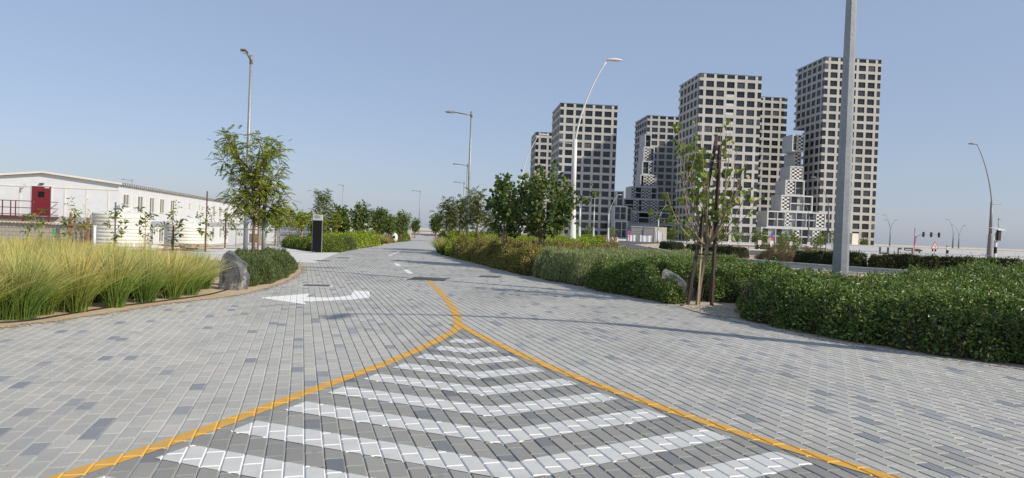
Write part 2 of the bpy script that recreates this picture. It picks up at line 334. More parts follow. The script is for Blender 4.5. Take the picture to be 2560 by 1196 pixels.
def band(pts, w, z0, z1):                        # raised strip that follows a line (z0 bottom, z1 top)
    b = MB(); n = len(pts); V = []
    for i in range(n):
        a = Vector(pts[max(i-1, 0)]); c = Vector(pts[min(i+1, n-1)]); d = (c-a).normalized(); s = Vector((-d.y, d.x))
        p = Vector(pts[i])
        for q, z in ((p+s*w/2, z0), (p+s*w/2, z1), (p-s*w/2, z1), (p-s*w/2, z0)): V.append((q.x, q.y, z))
    F = []
    for i in range(n-1):
        for k in range(3): F.append((i*4+k, i*4+k+1, (i+1)*4+k+1, (i+1)*4+k))
    F += [(0, 1, 2, 3), ((n-1)*4+3, (n-1)*4+2, (n-1)*4+1, (n-1)*4)]
    return b.add(V, F)
def inside(poly, X, Y):
    r = np.zeros(len(X), dtype=bool); n = len(poly)
    for i in range(n):
        x0, y0 = poly[i]; x1, y1 = poly[(i+1) % n]
        if y0 == y1: continue
        c = ((y0 > Y) != (y1 > Y)) & (X < (x1-x0)*(Y-y0)/(y1-y0)+x0); r ^= c
    return r
def edge_dist(poly, X, Y):
    d = np.full(len(X), 1e9); n = len(poly)
    for i in range(n):
        a = np.array(poly[i]); b = np.array(poly[(i+1) % n]); ab = b-a
        t = np.clip(((X-a[0])*ab[0] + (Y-a[1])*ab[1])/max(ab@ab, 1e-9), 0, 1)
        d = np.minimum(d, np.hypot(X-a[0]-t*ab[0], Y-a[1]-t*ab[1]))
    return d

# ================================================================== THE GROUND
LOW = -1.25
tag(sheet('ground', [(-9000, -400), (9000, -400), (9000, 14000), (-9000, 14000)], LOW-0.02, 'lot'), kind='structure')
sea = tag(sheet('sea', [(-9000, 330), (-75, 330), (-2900, 13500), (-9000, 13500)], LOW+0.15, 'sea'), kind='structure')
# raised ground that carries the paving; its left bank falls to the lower lot
bank = [(-18.5, -60), (-18.5, 6), (-18.2, 22), (-18.6, 34), (-19.3, 46), (-24, 70), (-45, 170), (-60, 320), (-20, 900)]
tb = MB(); V = []
for x, y in bank: V += [(x-2.2, y, LOW-0.03), (x, y, -0.06), (3000, y, -0.06)]
tb.add(V, [(i*3+k, i*3+k+1, i*3+k+4, i*3+k+3) for i in range(len(bank)-1) for k in (0, 1)])
tag(tb.build('terrain', 'sand'), kind='structure')

LEFT_EDGE = [(-7.5, -8), (-7.4, 0), (-7.25, 6), (-7.07, 9.55), (-6.89, 10.1), (-6.77, 10.85), (-6.62, 11.7), (-6.49, 12.75), (-6.2, 13.75), (-5.95, 14.6), (-5.92, 16), (-6.04, 17.7), (-6.39, 20.1), (-7.06, 23.1), (-7.75, 25.3), (-8.95, 28.5)]
RIGHT_EDGE = [(17, -8), (14.2, 0), (11, 4.2), (9, 6.7), (6.86, 9.12), (5.98, 9.97), (5.1, 11.3), (4.4, 13.5), (3.85, 15.5), (2.91, 17.6), (1.75, 20.8), (0.33, 24.7), (-1.38, 30.6), (-2.87, 35.7), (-3.95, 40.4), (-5.2, 51.4), (-7.0, 70), (-8.6, 90), (-13, 118), (-20, 150)]
LE = smooth_line(LEFT_EDGE, 4); RE = smooth_line(RIGHT_EDGE, 4)
FAR_L = [(-9.87, 39.6), (-10.5, 47.7), (-11.0, 61), (-11.8, 67), (-11.9, 81), (-15.5, 110), (-24, 150)]
P_poly = LE + FAR_L + RE[::-1]
pavement = tag(sheet('pavement', [(x-0.3 if k < len(LE) else x, y) for k, (x, y) in enumerate(P_poly)], -0.0095, 'joint'), kind='structure')

# ---- paint marks: convex pieces in ground coordinates
def strip_quads(pts, w):
    out = []; L = []; n = len(pts)
    for i in range(n):
        a = Vector(pts[max(i-1, 0)]); c = Vector(pts[min(i+1, n-1)]); d = (c-a).normalized(); s = Vector((-d.y, d.x)); p = Vector(pts[i])
        L.append((p+s*w/2, p-s*w/2))
    for i in range(n-1): out.append([tuple(L[i][0]), tuple(L[i][1]), tuple(L[i+1][1]), tuple(L[i+1][0])])
    return out
STEM = smooth_line([(-2.51, 20.9), (-1.99, 18.47), (-1.55, 16.16), (-1.18, 14.07), (-0.97, 12.67), (-0.88, 11.75)], 3)
YL = smooth_line([(-0.88, 11.75), (-0.84, 11.3), (-0.86, 10.8), (-0.95, 10.2), (-1.12, 9.3), (-1.38, 8.2), (-1.65, 7.3), (-1.91, 6.48), (-2.14, 5.7), (-2.33, 5.1), (-2.51, 4.62), (-2.78, 3.95), (-3.05, 3.3)], 3)
YR = smooth_line([(-0.88, 11.75), (-0.75, 11.25), (-0.3, 10.05), (0.3, 8.62), (0.82, 7.55), (1.41, 6.5), (1.81, 5.86), (2.2, 5.3), (2.75, 4.58), (3.3, 3.85)], 3)
marks = [('yellow_line', 'yellow stem line curving up to the drain grate', strip_quads(STEM, 0.15), 'yellow'),
         ('yellow_line', 'left arm of the yellow Y line', strip_quads(YL, 0.145), 'yellow'),
         ('yellow_line', 'right arm of the yellow Y line', strip_quads(YR, 0.145), 'yellow')]
def cross_at(line, p, d):                        # first hit of ray p+t*d with a polyline
    best = None
    for a, b in zip(line[:-1], line[1:]):
        ex, ey = b[0]-a[0], b[1]-a[1]; det = d[0]*(-ey) + ex*d[1]
        if abs(det) < 1e-9: continue
        rx, ry = a[0]-p[0], a[1]-p[1]
        t = (rx*(-ey) + ex*ry)/det; u = (d[0]*ry - d[1]*rx)/det
        if t > 0 and -0.02 <= u <= 1.02 and (best is None or t < best): best = t
    return None if best is None else (p[0]+best*d[0], p[1]+best*d[1])
def shift(line, dx):                              # offset a line sideways
    o = []
    for i in range(len(line)):
        a = Vector(line[max(i-1, 0)]); c = Vector(line[min(i+1, len(line)-1)]); d = (c-a).normalized(); o.append((line[i][0]-d.y*dx, line[i][1]+d.x*dx))
    return o
IL, IR = shift(YL[5:], 0.19), shift(YR[3:], -0.19)
for k in range(10):
    ab = (-0.60+0.098*k, 9.60-0.745*k); at_ = (ab[0]-0.03, ab[1]+0.35)
    dl = (-1.0, 0.36+0.08*(1-k/9)); dr = (1.0, 0.63+0.07*(1-k/9))
    lb, lt, rb, r2 = cross_at(IL, ab, dl), cross_at(IL, at_, dl), cross_at(IR, ab, dr), cross_at(IR, at_, dr)
    if None in (lb, rb): continue
    lt = lt or lb; r2 = r2 or rb
    marks.append(('chevron_stripe', None, [[lb, ab, at_, lt], [ab, rb, r2, at_]], 'white'))
ar = [[(-5.27, 14.5), (-4.01, 13.55), (-4.22, 14.1)], [(-5.27, 14.5), (-4.22, 14.1), (-4.42, 14.92)], [(-5.27, 14.5), (-4.42, 14.92), (-4.58, 15.75)],
      [(-4.22, 14.1), (-3.9, 14.3), (-4.0, 15.0), (-4.42, 14.92)], [(-3.9, 14.3), (-3.42, 14.72), (-3.75, 15.3), (-4.0, 15.0)], [(-3.42, 14.72), (-3.12, 15.3), (-3.62, 15.7), (-3.75, 15.3)], [(-3.12, 15.3), (-3.42, 16.75), (-3.83, 16.8), (-3.62, 15.7)]]
marks.append(('turn_arrow', 'white arrow bending left', ar, 'fresh'))
for a, b in [((-3.45, 23.75), (-3.95, 25.8)), ((-4.56, 28.1), (-5.05, 30.1)), ((-6.76, 38.2), (-6.86, 39.6)), ((-6.95, 40.6), (-7.1, 42.2)), ((-7.2, 43.2), (-7.35, 45.0))]:
    marks.append(('lane_dash', None, strip_quads([a, b], 0.19), 'fresh'))

# ---- the paving blocks, laid in rows that run away to the left
A17 = R(17.0); rd = np.array([-math.sin(A17), math.cos(A17)]); rn = np.array([math.cos(A17), math.sin(A17)])
PW, PL, GAP, CH = 0.130, 0.292, 0.005, 0.0078
ii, jj = np.meshgrid(np.arange(-160, 320), np.arange(-20, 200), indexing='ij'); ii = ii.ravel(); jj = jj.ravel()
off = (ii % 2)*0.5 + rng.uniform(-0.06, 0.06, 480)[ii+160]
cu = ii*PW; cv = (jj+off)*PL
CX = cu*rn[0] + cv*rd[0]; CY = cu*rn[1] + cv*rd[1]
ok = (CY > 2.8) & (CY < 46) & (np.abs(CX) < 0.80*CY+3.2)
CX, CY = CX[ok], CY[ok]
Pin = [(x-0.25 if k < len(LE) else x, y) for k, (x, y) in enumerate(P_poly)]
ok = inside(Pin, CX, CY); CX, CY = CX[ok], CY[ok]
GR = [((-5.44, 17.5), (-4.6, 18.1)), ((-3.2, 20.9), (-1.95, 22.3)), ((-1.1, 23.2), (-0.3, 24.1))]   # block-free spots under the drain covers
for (x0, y0), (x1, y1) in GR: 
    k = ~((CX > x0) & (CX < x1) & (CY > y0) & (CY < y1)); CX, CY = CX[k], CY[k]
order = np.argsort(np.hypot(CX, CY) + 50*((np.abs(CX) > 0.745*CY+0.1) | (CY < 3.95))); CX, CY = CX[order], CY[order]
hx, hy = (PW-GAP)/2, (PL-GAP)/2
def block_mesh():
    T = np.array([(-hx+CH, -hy+CH, 0), (hx-CH, -hy+CH, 0), (hx-CH, hy-CH, 0), (-hx+CH, hy-CH, 0), (-hx, -hy, -CH), (hx, -hy, -CH), (hx, hy, -CH), (-hx, hy, -CH),
                  (-hx, -hy, -0.03), (hx, -hy, -0.03), (hx, hy, -0.03), (-hx, hy, -0.03)])
    F = [(0,1,2,3)] + [(4+k, 4+(k+1)%4, (k+1)%4, k) for k in range(4)] + [(8+k, 8+(k+1)%4, 4+(k+1)%4, 4+k) for k in range(4)]
    return T, np.array(F)
BT, BF = block_mesh()
NB = 300
paver_me = np_mesh('paver', BT, BF, 'paver'); clean_me = np_mesh('paver', BT, BF, 'paver_clean')
island = inside(YL[3:] + YR[3:][::-1], CX, CY)           # the blocks inside the painted island are less worn
for k in range(NB):
    o = link('paver', clean_me if island[k] else paver_me, pavement, (CX[k], CY[k], rng.normal(0, 0.0008)), A17); o.rotation_euler = (rng.normal(0, 0.0015), rng.normal(0, 0.003), A17+rng.normal(0, 0.004))
X, Y = CX[NB:], CY[NB:]; N = len(X)
dz = rng.normal(0, 0.0006, N); tx = rng.normal(0, 0.004, N); ty = rng.normal(0, 0.002, N); an = A17 + rng.normal(0, 0.004, N)
lx = BT[None, :, 0]; ly = BT[None, :, 1]
V = np.stack([X[:, None] + lx*np.cos(an)[:, None] - ly*np.sin(an)[:, None], Y[:, None] + lx*np.sin(an)[:, None] + ly*np.cos(an)[:, None], BT[None, :, 2] + dz[:, None] + lx*tx[:, None] + ly*ty[:, None]], -1)
Fa = (BF[None] + (np.arange(N)*12)[:, None, None]).reshape(-1, 4)
pav = np_mesh('pavers', V.reshape(-1, 3), Fa, 'paver'); pav.materials.append(M['paver_clean'])
pav.polygons.foreach_set('material_index', np.repeat(island[NB:].astype(np.int32), len(BF)))
tag(link('pavers', pav, pavement), kind='stuff')
sheet('far_paving', [(-10.3, 45.5)] + FAR_L[1:] + [p for p in RE[::-1] if p[1] > 46] + [(-4.55, 45.5)], -0.004, 'farpave', pavement)

# ---- paint on the blocks (clipped to each block) and in the joints, lighter there to carry the sun on groove edges
def clip(sub, cl):
    ar_ = sum(cl[i][0]*cl[(i+1) % len(cl)][1]-cl[(i+1) % len(cl)][0]*cl[i][1] for i in range(len(cl)))
    if ar_ < 0: cl = cl[::-1]
    out = sub
    for i in range(len(cl)):
        a, b = cl[i], cl[(i+1) % len(cl)]; inp, out = out, []
        if not inp: return []
        def sd_(p): return (b[0]-a[0])*(p[1]-a[1])-(b[1]-a[1])*(p[0]-a[0])
        for j in range(len(inp)):
            p, q = inp[j], inp[(j+1) % len(inp)]; sp, sq = sd_(p), sd_(q)
            if sp >= 0: out.append(p)
            if (sp >= 0) != (sq >= 0):
                t = sp/(sp-sq); out.append((p[0]+(q[0]-p[0])*t, p[1]+(q[1]-p[1])*t))
    return out
ix, iy = hx-CH, hy-CH
cells = [[(-ix, -iy), (ix, -iy), (ix, iy), (-ix, iy)], [(-hx, -hy), (hx, -hy), (ix, -iy), (-ix, -iy)], [(hx, -hy), (hx, hy), (ix, iy), (ix, -iy)], [(hx, hy), (-hx, hy), (-ix, iy), (ix, iy)], [(-hx, hy), (-hx, -hy), (-ix, -iy), (-ix, iy)]]
c_, s_ = math.cos(A17), math.sin(A17)
for mk, (nm, lab, pieces, colr) in enumerate(marks):
    b = MB(); zt = 0.0024+0.0006*min(mk, 3)
    for pc in pieces:
        xs = [p[0] for p in pc]; ys = [p[1] for p in pc]
        idx = np.where((CX > min(xs)-0.2) & (CX < max(xs)+0.2) & (CY > min(ys)-0.2) & (CY < max(ys)+0.2))[0]
        for k in idx:
            lp = [((x-CX[k])*c_+(y-CY[k])*s_, -(x-CX[k])*s_+(y-CY[k])*c_) for x, y in pc]
            for ci, cell in enumerate(cells):
                q = clip(cell, lp)
                if len(q) >= 3: b.add([(CX[k]+x*c_-y*s_, CY[k]+x*s_+y*c_, zt-max(abs(x)-ix, abs(y)-iy, 0.0)) for x, y in q], [tuple(range(len(q)))], 1 if ci else 0)
        b.add([(x, y, -0.0085+zt*0.5) for x, y in pc], [tuple(range(len(pc)))], 1)
    o = b.build(nm, [colr+'_paint', colr+'_joint'], pavement)
    if lab: o['label'] = lab

# ---- edging, soil, side paths
eb = band([(x+0.06, y+0.05) for x, y in RE if -2 < y < 52], 0.16, -0.02, 0.006).build('edging', 'edging', pavement)
pale = tag(sheet('side_path', [(-8.95, 28.3), (-8.0, 28.0), (-9.0, 34), (-9.87, 39.6), (-10.9, 38.5), (-13.9, 43), (-14.5, 50), (-19.0, 51), (-19.0, 45), (-17.0, 37), (-14.5, 31), (-12.3, 27.6), (-11.0, 27.3)], 0.006, 'palepave'), kind='structure')
soilL = LE[:]; soilL = [(x + 0.05*math.sin(3*y)*math.sin(1.3*y), y) for x, y in soilL if y > -6]
tag(sheet('planting_soil', soilL + [(-9.2, 28.2), (-12.2, 27.4), (-14.4, 31.2), (-17.0, 37), (-18.4, 34), (-18.2, 22), (-18.4, 5), (-18.4, -6)], 0.009, 'sand'), kind='structure')
KERB = smooth_line([(19.4, 97), (17.4, 80), (16.5, 67), (16.9, 56), (18.8, 49.5), (21, 44.5), (24, 41.3), (30, 38.5), (48, 34)], 5)
NEAR = smooth_line([(9.5, 110), (8.6, 79), (8.5, 60), (10.0, 48), (14.5, 39), (20, 34.5), (28, 31.5), (48, 26.5)], 5)
soilR = [(x+0.12, y+0.1) for x, y in RE if -2 < y < 90] + [(9.3, 105)] + [p for p in NEAR if p[1] < 100]
tag(sheet('planting_soil', soilR + [(48, -6), (17, -6)], 0.010, 'sand'), kind='structure')
road = tag(sheet('road', NEAR + KERB[::-1] + [(22, 125), (40, 175), (60, 178), (60, 150), (100, 150), (100, 190), (-60, 190), (-60, 150), (2, 140)], -0.03, 'asphalt'), kind='structure')
band([(x, y) for x, y in KERB], 0.3, -0.05, 0.12).build('kerb', 'kerb', road)
band([(x, y) for x, y in NEAR], 0.3, -0.05, 0.10).build('kerb', 'kerb', road)
for a, b in [((13, 66), (12.9, 70)), ((12.8, 74), (13.1, 78)), ((13.4, 82), (13.8, 86)), ((14.5, 92), (15.2, 97)), ((16.5, 104), (18, 110)), ((20, 116), (23, 122)), ((17, 41), (19.5, 39.4)), ((23, 37.6), (26, 36.6))]:
    b_ = MB()
    for q in strip_quads([a, b], 0.16): b_.add([(x, y, -0.025) for x, y in q], [(0, 1, 2, 3)])
    b_.build('lane_dash', 'white_paint', road)
for k in range(7):
    b_ = MB()
    for q in strip_quads([(16+k*6, 160), (19+k*6, 160)], 0.3): b_.add([(x, y, -0.025) for x, y in q], [(0, 1, 2, 3)])
    b_.build('lane_dash', 'white_paint', road)
far_road = tag(sheet('road', [(22, 74), (90, 80), (90, 112), (30, 104), (24, 92)], -0.04, 'asphalt'), kind='structure')
band([(25, 105), (50, 109), (90, 113)], 0.4, -0.05, 0.12).build('kerb', 'kerb', far_road)
tag(sheet('pavement_apron', [(-30, 190.5), (120, 190.5), (150, 330), (-30, 330)], -0.02, 'palepave'), kind='structure')

# sand spilled over the edge blocks, dry leaves blown along the right edging
def litter(name, line, n, reach, side, size, m, label, cat, seed, zz=0.007):
    g = np.random.default_rng(seed); pts = np.array(line); seg = np.diff(pts, axis=0); L = np.hypot(seg[:, 0], seg[:, 1]); i = g.choice(len(L), n, p=L/L.sum()); u = g.random(n)
    P = pts[i]+seg[i]*u[:, None]; nv = np.stack([seg[i][:, 1], -seg[i][:, 0]], -1)/L[i][:, None]*side
    d = np.abs(g.normal(0, reach, n))*(0.5+0.9*np.abs(np.sin(P[:, 1]*2.1+P[:, 0]))) - 0.05
    P = P+nv*d[:, None]; r = size*g.uniform(0.3, 1.0, n)*np.clip(1.15-d/(reach*3), 0.25, 1.2); a0 = g.uniform(0, 6.28, n); K = 6
    an_ = a0[:, None]+np.arange(K)[None]*2*math.pi/K; rr = r[:, None]*g.uniform(0.55, 1.3, (n, K))
    V = np.stack([P[:, 0:1]+rr*np.cos(an_), P[:, 1:2]+rr*np.sin(an_)*1.3, np.full((n, K), zz)+g.uniform(0, 0.002, (n, 1))], -1)
    F = np.arange(n*K).reshape(n, K)
    tag(link(name, np_mesh(name, V.reshape(-1, 3), F, m)), label, cat, None, 'stuff')
litter('sand_spill', [p for p in LE if 8 < p[1] < 28], 2600, 0.11, 1, 0.034, 'sand', 'thin sand spilled onto the paving along the grass bed', 'sand', 901)
litter('sand_spill', [p for p in RE if 8 < p[1] < 40], 1500, 0.07, -1, 0.022, 'sand', 'thin sand spilled along the right hand edging', 'sand', 902, 0.0085)
M['dryleaf'] = leafmat('dry_leaf', [(0, (0.16, 0.09, 0.04)), (0.5, (0.30, 0.20, 0.09)), (1, (0.22, 0.22, 0.08))], 0.1, 0.8)
litter('leaf_litter', [p for p in RE if 8 < p[1] < 26], 420, 0.28, -1, 0.020, 'dryleaf', 'scattered dry leaves lying along the right hedge edge', 'leaves', 903, 0.0095)

# drain covers
def drain(name, label, cx, cy, sx, sy, rz, bars, z=0.0):
    r = tag(empty(name, (cx, cy, z), rz), label, 'drain cover', None)
    f = MB(); t = 0.035
    f.box(-sx/2, sx/2, -sy/2, -sy/2+t, -0.03, 0.008).box(-sx/2, sx/2, sy/2-t, sy/2, -0.03, 0.008).box(-sx/2, -sx/2+t, -sy/2+t, sy/2-t, -0.03, 0.008).box(sx/2-t, sx/2, -sy/2+t, sy/2-t, -0.03, 0.008)
    f.build('frame', 'grate', r)
    MB().box(-sx/2+t, sx/2-t, -sy/2+t, sy/2-t, -0.03, -0.010).build('sump', 'black', r)
    bme = None
    for k in range(bars):
        x = -sx/2+t+(sx-2*t)*(k+0.5)/bars
        if bme is None: o = MB().box(-(sx/bars)*0.27, (sx/bars)*0.27, -sy/2+t, sy/2-t, -0.008, 0.006).build('bar', 'grate', r, (x, 0, 0)); bme = o.data
        else: link('bar', bme, r, (x, 0, 0))
    return r
drain('drain_grate', 'long slotted iron grate at the head of the yellow line', -2.58, 21.6, 1.12, 1.25, R(-4), 18)
drain('drain_grate', 'small dark iron grate near the right hedge', -0.72, 23.7, 0.72, 0.62, R(-8), 9)
cv = tag(empty('manhole_cover', (-5.02, 17.82, 0), R(8)), 'dark square manhole cover beside the left planting bed', 'drain cover')
MB().box(-0.40, 0.40, -0.30, 0.30, -0.03, 0.006).build('frame', 'edging', cv); MB().box(-0.33, 0.33, -0.24, 0.24, 0.0, 0.011).build('lid', 'grate', cv)
for x, y, l in ((-8.1, 33.2, 'low dark manhole cover before the black totem sign'), (-8.2, 30.0, 'narrow dark manhole cover close to the side path')):
    c2 = tag(empty('manhole_cover', (x, y, 0), 0), l, 'drain cover'); MB().box(-0.38, 0.38, -0.42, 0.42, -0.01, 0.004).build('frame', 'edging', c2); MB().box(-0.32, 0.32, -0.36, 0.36, 0.0, 0.010).build('lid', 'grate', c2)

# ================================================================== TOWERS
PITCHX = 4.08
WIN = {}
def window_mesh(wd, ht):
    k = (round(wd, 2), round(ht, 2))
    if k not in WIN:
        b = MB(); b.box(-wd/2, wd/2, 0.0, 0.05, 0, ht, 0)
        t = 0.09
        b.box(-wd/2, wd/2, -0.06, -0.002, 0, t, 1).box(-wd/2, wd/2, -0.06, -0.002, ht-t, ht, 1).box(-wd/2, -wd/2+t, -0.06, -0.002, t, ht-t, 1).box(wd/2-t, wd/2, -0.06, -0.002, t, ht-t, 1)
        b.box(-0.05, 0.05, -0.06, -0.002, t, ht-t, 1).box(-wd/2+t, -0.05, -0.06, -0.002, ht*0.36, ht*0.36+0.08, 1).box(0.05, wd/2-t, -0.06, -0.002, ht*0.36, ht*0.36+0.08, 1)
        o = b.build('window', ['glass', 'mullion']); WIN[k] = o.data; bpy.data.objects.remove(o)
    return WIN[k]
CORN = {}
def corner_mesh(s, ht):
    k = (round(s, 2), round(ht, 2))
    if k not in CORN:
        b = MB(); b.box(0.07, s, 0.07, s, 0, ht, 0); b.box(0.03, s, 0.03, 0.068, ht*0.36, ht*0.36+0.08, 1).box(0.03, 0.068, 0.07, s, ht*0.36, ht*0.36+0.08, 1).box(0.03, 0.12, 0.02, 0.029, 0, ht, 1)
        o = b.build('corner_window', ['glass', 'mullion']); CORN[k] = o.data; bpy.data.objects.remove(o)
    return CORN[k]
def tower(label, x, y, nx, ny, n, fh, rz=R(5), i0=0, fcols=None, lcols=None, root=None, balcony=None, v0=0.0, roof=True):
    r = root or tag(empty('apartment_tower', (x, y, 0), rz), label, 'tower', 'gridded apartment towers')
    W, D = nx*PITCHX, ny*PITCHX; sill, oh = 0.62, 2.32; T = 0.5; pw = 1.02
    def ring(b, z0, z1, pr=0.0):
        b.box(-pr, W+pr, v0-pr, v0+T, z0, z1).box(-pr, W+pr, v0+D-T, v0+D+pr, z0, z1).box(-pr, T, v0+T, v0+D-T, z0, z1).box(W-T, W+pr, v0+T, v0+D-T, z0, z1)
    b = MB()
    for i in range(i0, n+1 if roof else n):
        z0 = (i-1)*fh+sill+oh
        ring(b, z0 if i > 0 else 0.0, i*fh+sill if i > 0 else 0.5)
        top = (i*fh+sill+oh) if i < n else n*fh+sill+1.55
        zb = i*fh+sill if i > 0 else 0.5
        for k in range(nx):
            xc = (k+0.5)*PITCHX; b.box(xc-pw/2, xc+pw/2, v0, v0+T, zb, top).box(xc-pw/2, xc+pw/2, v0+D-T, v0+D, zb, top)
        for k in range(ny):
            yc = v0+(k+0.5)*PITCHX; b.box(0, T, yc-pw/2, yc+pw/2, zb, top).box(W-T, W, yc-pw/2, yc+pw/2, zb, top)
    fr = b.build('facade_frame', 'concrete', r)
    H = n*fh+sill+1.55
    MB().box(T+0.02, W-T-0.02, v0+T+0.02, v0+D-T-0.02, (i0*fh-0.2) if i0 else 0.02, H-0.5 if roof else n*fh-0.7).build('core', 'interior', r)
    if roof:
        rb = MB()                                       # thin roof frame carried above the top openings
        rb.box(-0.05, W+0.05, v0-0.05, v0+0.12, H, H+0.16).box(-0.05, 0.12, v0+0.12, v0+D+0.05, H, H+0.16).box(-0.05, W+0.05, v0+D-0.1, v0+D+0.05, H, H+0.16).box(W-0.12, W+0.05, v0+0.12, v0+D-0.1, H, H+0.16)
        rb.build('roof_frame', 'mullion', r)
    wd, ht = PITCHX-pw, oh
    fcols = range(1, nx) if fcols is None else fcols; lcols = range(1, ny) if lcols is None else lcols
    wm, cm = window_mesh(wd, ht), corner_mesh(PITCHX/2-pw/2, ht)
    wt, ct = window_mesh(wd, 1.5), corner_mesh(PITCHX/2-pw/2, 1.5)
    for i in range(i0, n+1):
        z = i*fh+sill if i > 0 else sill
        me, ce = (wt, ct) if i == n else (wm, cm)
        if i == n and not roof: continue
        for k in fcols:
            dpt = 0.34
            if balcony and k == balcony and 6 < i < n-1:
                dpt = 0.47
                MB().box(k*PITCHX-wd/2, k*PITCHX+wd/2, v0+0.06, v0+0.12, z, z+0.95).build('balcony_rail', 'lens', r)
            link('window', me, r, (k*PITCHX, v0+dpt, z))
        for k in lcols: link('window', me, r, (0.34, v0+k*PITCHX, z), -math.pi/2)
        if lcols is not None and len(list(lcols)): link('corner_window', ce, r, (0, v0, z))
        if nx in fcols or len(list(fcols)) >= 3:
            link('corner_window', ce, r, (W, v0, z), math.pi/2)
    return r
def boxes(r, specs, dep):
    c, s = math.cos(r.rotation_euler.z), math.sin(r.rotation_euler.z)
    for x0, x1, z0, z1, Y, cells in specs:
        z0 = max(0.0, z0); xm = (x0+x1)/2; w_ = x1-x0; h_ = z1-z0
        dx, dy = xm-r.location.x, Y-r.location.y; u, v = dx*c+dy*s, -dx*s+dy*c
        b = MB(); t = min(0.5, w_*0.12)
        b.box(-w_/2, w_/2, 0, dep, h_-t, h_).box(-w_/2, w_/2, 0, dep, 0, t).box(-w_/2, -w_/2+t, 0, dep, t, h_-t).box(w_/2-t, w_/2, 0, dep, t, h_-t)
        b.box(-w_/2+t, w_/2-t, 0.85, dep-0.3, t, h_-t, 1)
        iw = w_-2*t
        for kd, f0, f1 in cells[1:]: b.box(-w_/2+t+iw*f0-0.25, -w_/2+t+iw*f0, 0.03, 0.83, t, h_-t)
        if w_ > 12: b.box(-w_/2+t, w_/2-t, 0.25, 0.84, h_*0.47, h_*0.54)
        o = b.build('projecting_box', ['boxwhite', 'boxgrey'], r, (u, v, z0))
        for kd, f0, f1 in cells:
            a0, a1 = -w_/2+t+iw*f0+0.06, -w_/2+t+iw*f1-0.28
            if a1-a0 < 0.5: a1 = a0+0.8
            if kd == 's': MB().box(a0, a1, 0.10, 0.22, t+0.05, h_-t-0.05).build('perforated_screen', 'screen', o)
            else:
                for zz in ((t+0.08, h_*0.465), (h_*0.545, h_-t-0.08)): MB().box(a0, a1, 0.60, 0.68, zz[0], zz[1]).build('window', 'glass', o)
tower('lowest and leftmost gridded tower peeping out behind its taller neighbour', 10.0, 343, 6, 5, 14, 3.5, fcols=[1, 2, 3])
T1 = tower('broad gridded tower directly behind the tall white street lamp', 18.4, 290, 6, 6, 16, 3.37)
boxes(T1, [(43.0, 46.2, 13.6, 19.9, 288, [('w', 0, 1)]), (41.8, 47.6, 7.5, 13.6, 286, [('w', 0, 0.5), ('w', 0.5, 1)]), (48.6, 51.9, 7.4, 13.6, 300, [('w', 0, 1)]),
           (41.8, 47.6, 0, 7.4, 284, [('w', 0, 0.6), ('w', 0.6, 1)])], 6)
T5 = tower('pixelated tower with cascading white boxes standing in the gap between two larger towers', 66.9, 352, 6, 6, 18, 3.38, fcols=[1, 2, 3, 4])
boxes(T5, [(65.6, 68.9, 46.4, 53, 349.5, [('w', 0, 1)]), (64.7, 70.4, 39.3, 46.2, 347.5, [('s', 0, 0.62), ('w', 0.7, 1)]), (64.0, 70.0, 32.3, 39.1, 346, [('w', 0, 0.6), ('s', 0.6, 1)]),
           (63.0, 71.2, 26, 32.1, 344.5, [('w', 0, 0.18), ('s', 0.2, 0.5), ('s', 0.55, 1)]), (57.9, 71.7, 19.7, 25.9, 342, [('s', 0, 0.16), ('w', 0.16, 0.4), ('s', 0.4, 0.55), ('s', 0.57, 0.8), ('w', 0.8, 1)]),
           (53.4, 75.2, 13.2, 19.5, 337.5, [('w', 0.05, 0.24), ('s', 0.25, 0.34), ('w', 0.36, 0.5), ('s', 0.45, 0.58), ('s', 0.66, 0.84), ('w', 0.84, 1)]),
           (54.3, 78, 7.4, 13.1, 333.5, [('w', 0, 0.14), ('s', 0.15, 0.24), ('w', 0.27, 0.5), ('s', 0.56, 0.76), ('w', 0.77, 1)]),
           (51.5, 78.6, 0, 7.2, 330, [('w', 0, 0.2), ('w', 0.22, 0.6), ('s', 0.6, 0.7), ('w', 0.72, 1)])], 10)
tower('dark narrow tower half hidden behind the tall middle tower', 103.3, 327, 6, 5, 19, 3.55, fcols=[4, 5, 6], lcols=[])
T2 = tower('tall middle gridded tower behind the staked young tree', 69.4, 263, 6, 6, 18, 3.45, balcony=3)
T3 = tower('tallest gridded tower at right with cut-away white box cascade', 126.6, 285, 6, 4, 15, 3.45, roof=False, lcols=[1, 2, 3])
tower(None, 0, 0, 6, 6, 22, 3.45, i0=15, root=T3)
boxes(T3, [(116.3, 121.8, 39.3, 46.4, 290, [('w', 0, 0.4), ('s', 0.4, 1)]), (118.6, 121.8, 33, 39.2, 293, [('s', 0, 1)]), (115.1, 121, 26.8, 32.9, 288, [('s', 0, 1)]),
           (111.7, 120, 20.3, 26.7, 284, [('s', 0, 0.5), ('w', 0.55, 1)]), (108.6, 122, 13.5, 20.2, 280, [('s', 0, 0.26), ('w', 0.3, 0.55), ('w', 0.75, 1)]),
           (101.5, 126, 6.8, 13.4, 276, [('w', 0, 0.12), ('w', 0.17, 0.27), ('s', 0.3, 0.4), ('w', 0.5, 0.62), ('w', 0.68, 0.82), ('s', 0.86, 1)]),
           (97.8, 127, 0, 6.7, 272, [('w', 0, 0.1), ('w', 0.2, 0.3), ('s', 0.45, 0.55), ('w', 0.58, 0.7), ('s', 0.74, 0.85), ('w', 0.86, 1)])], 9)
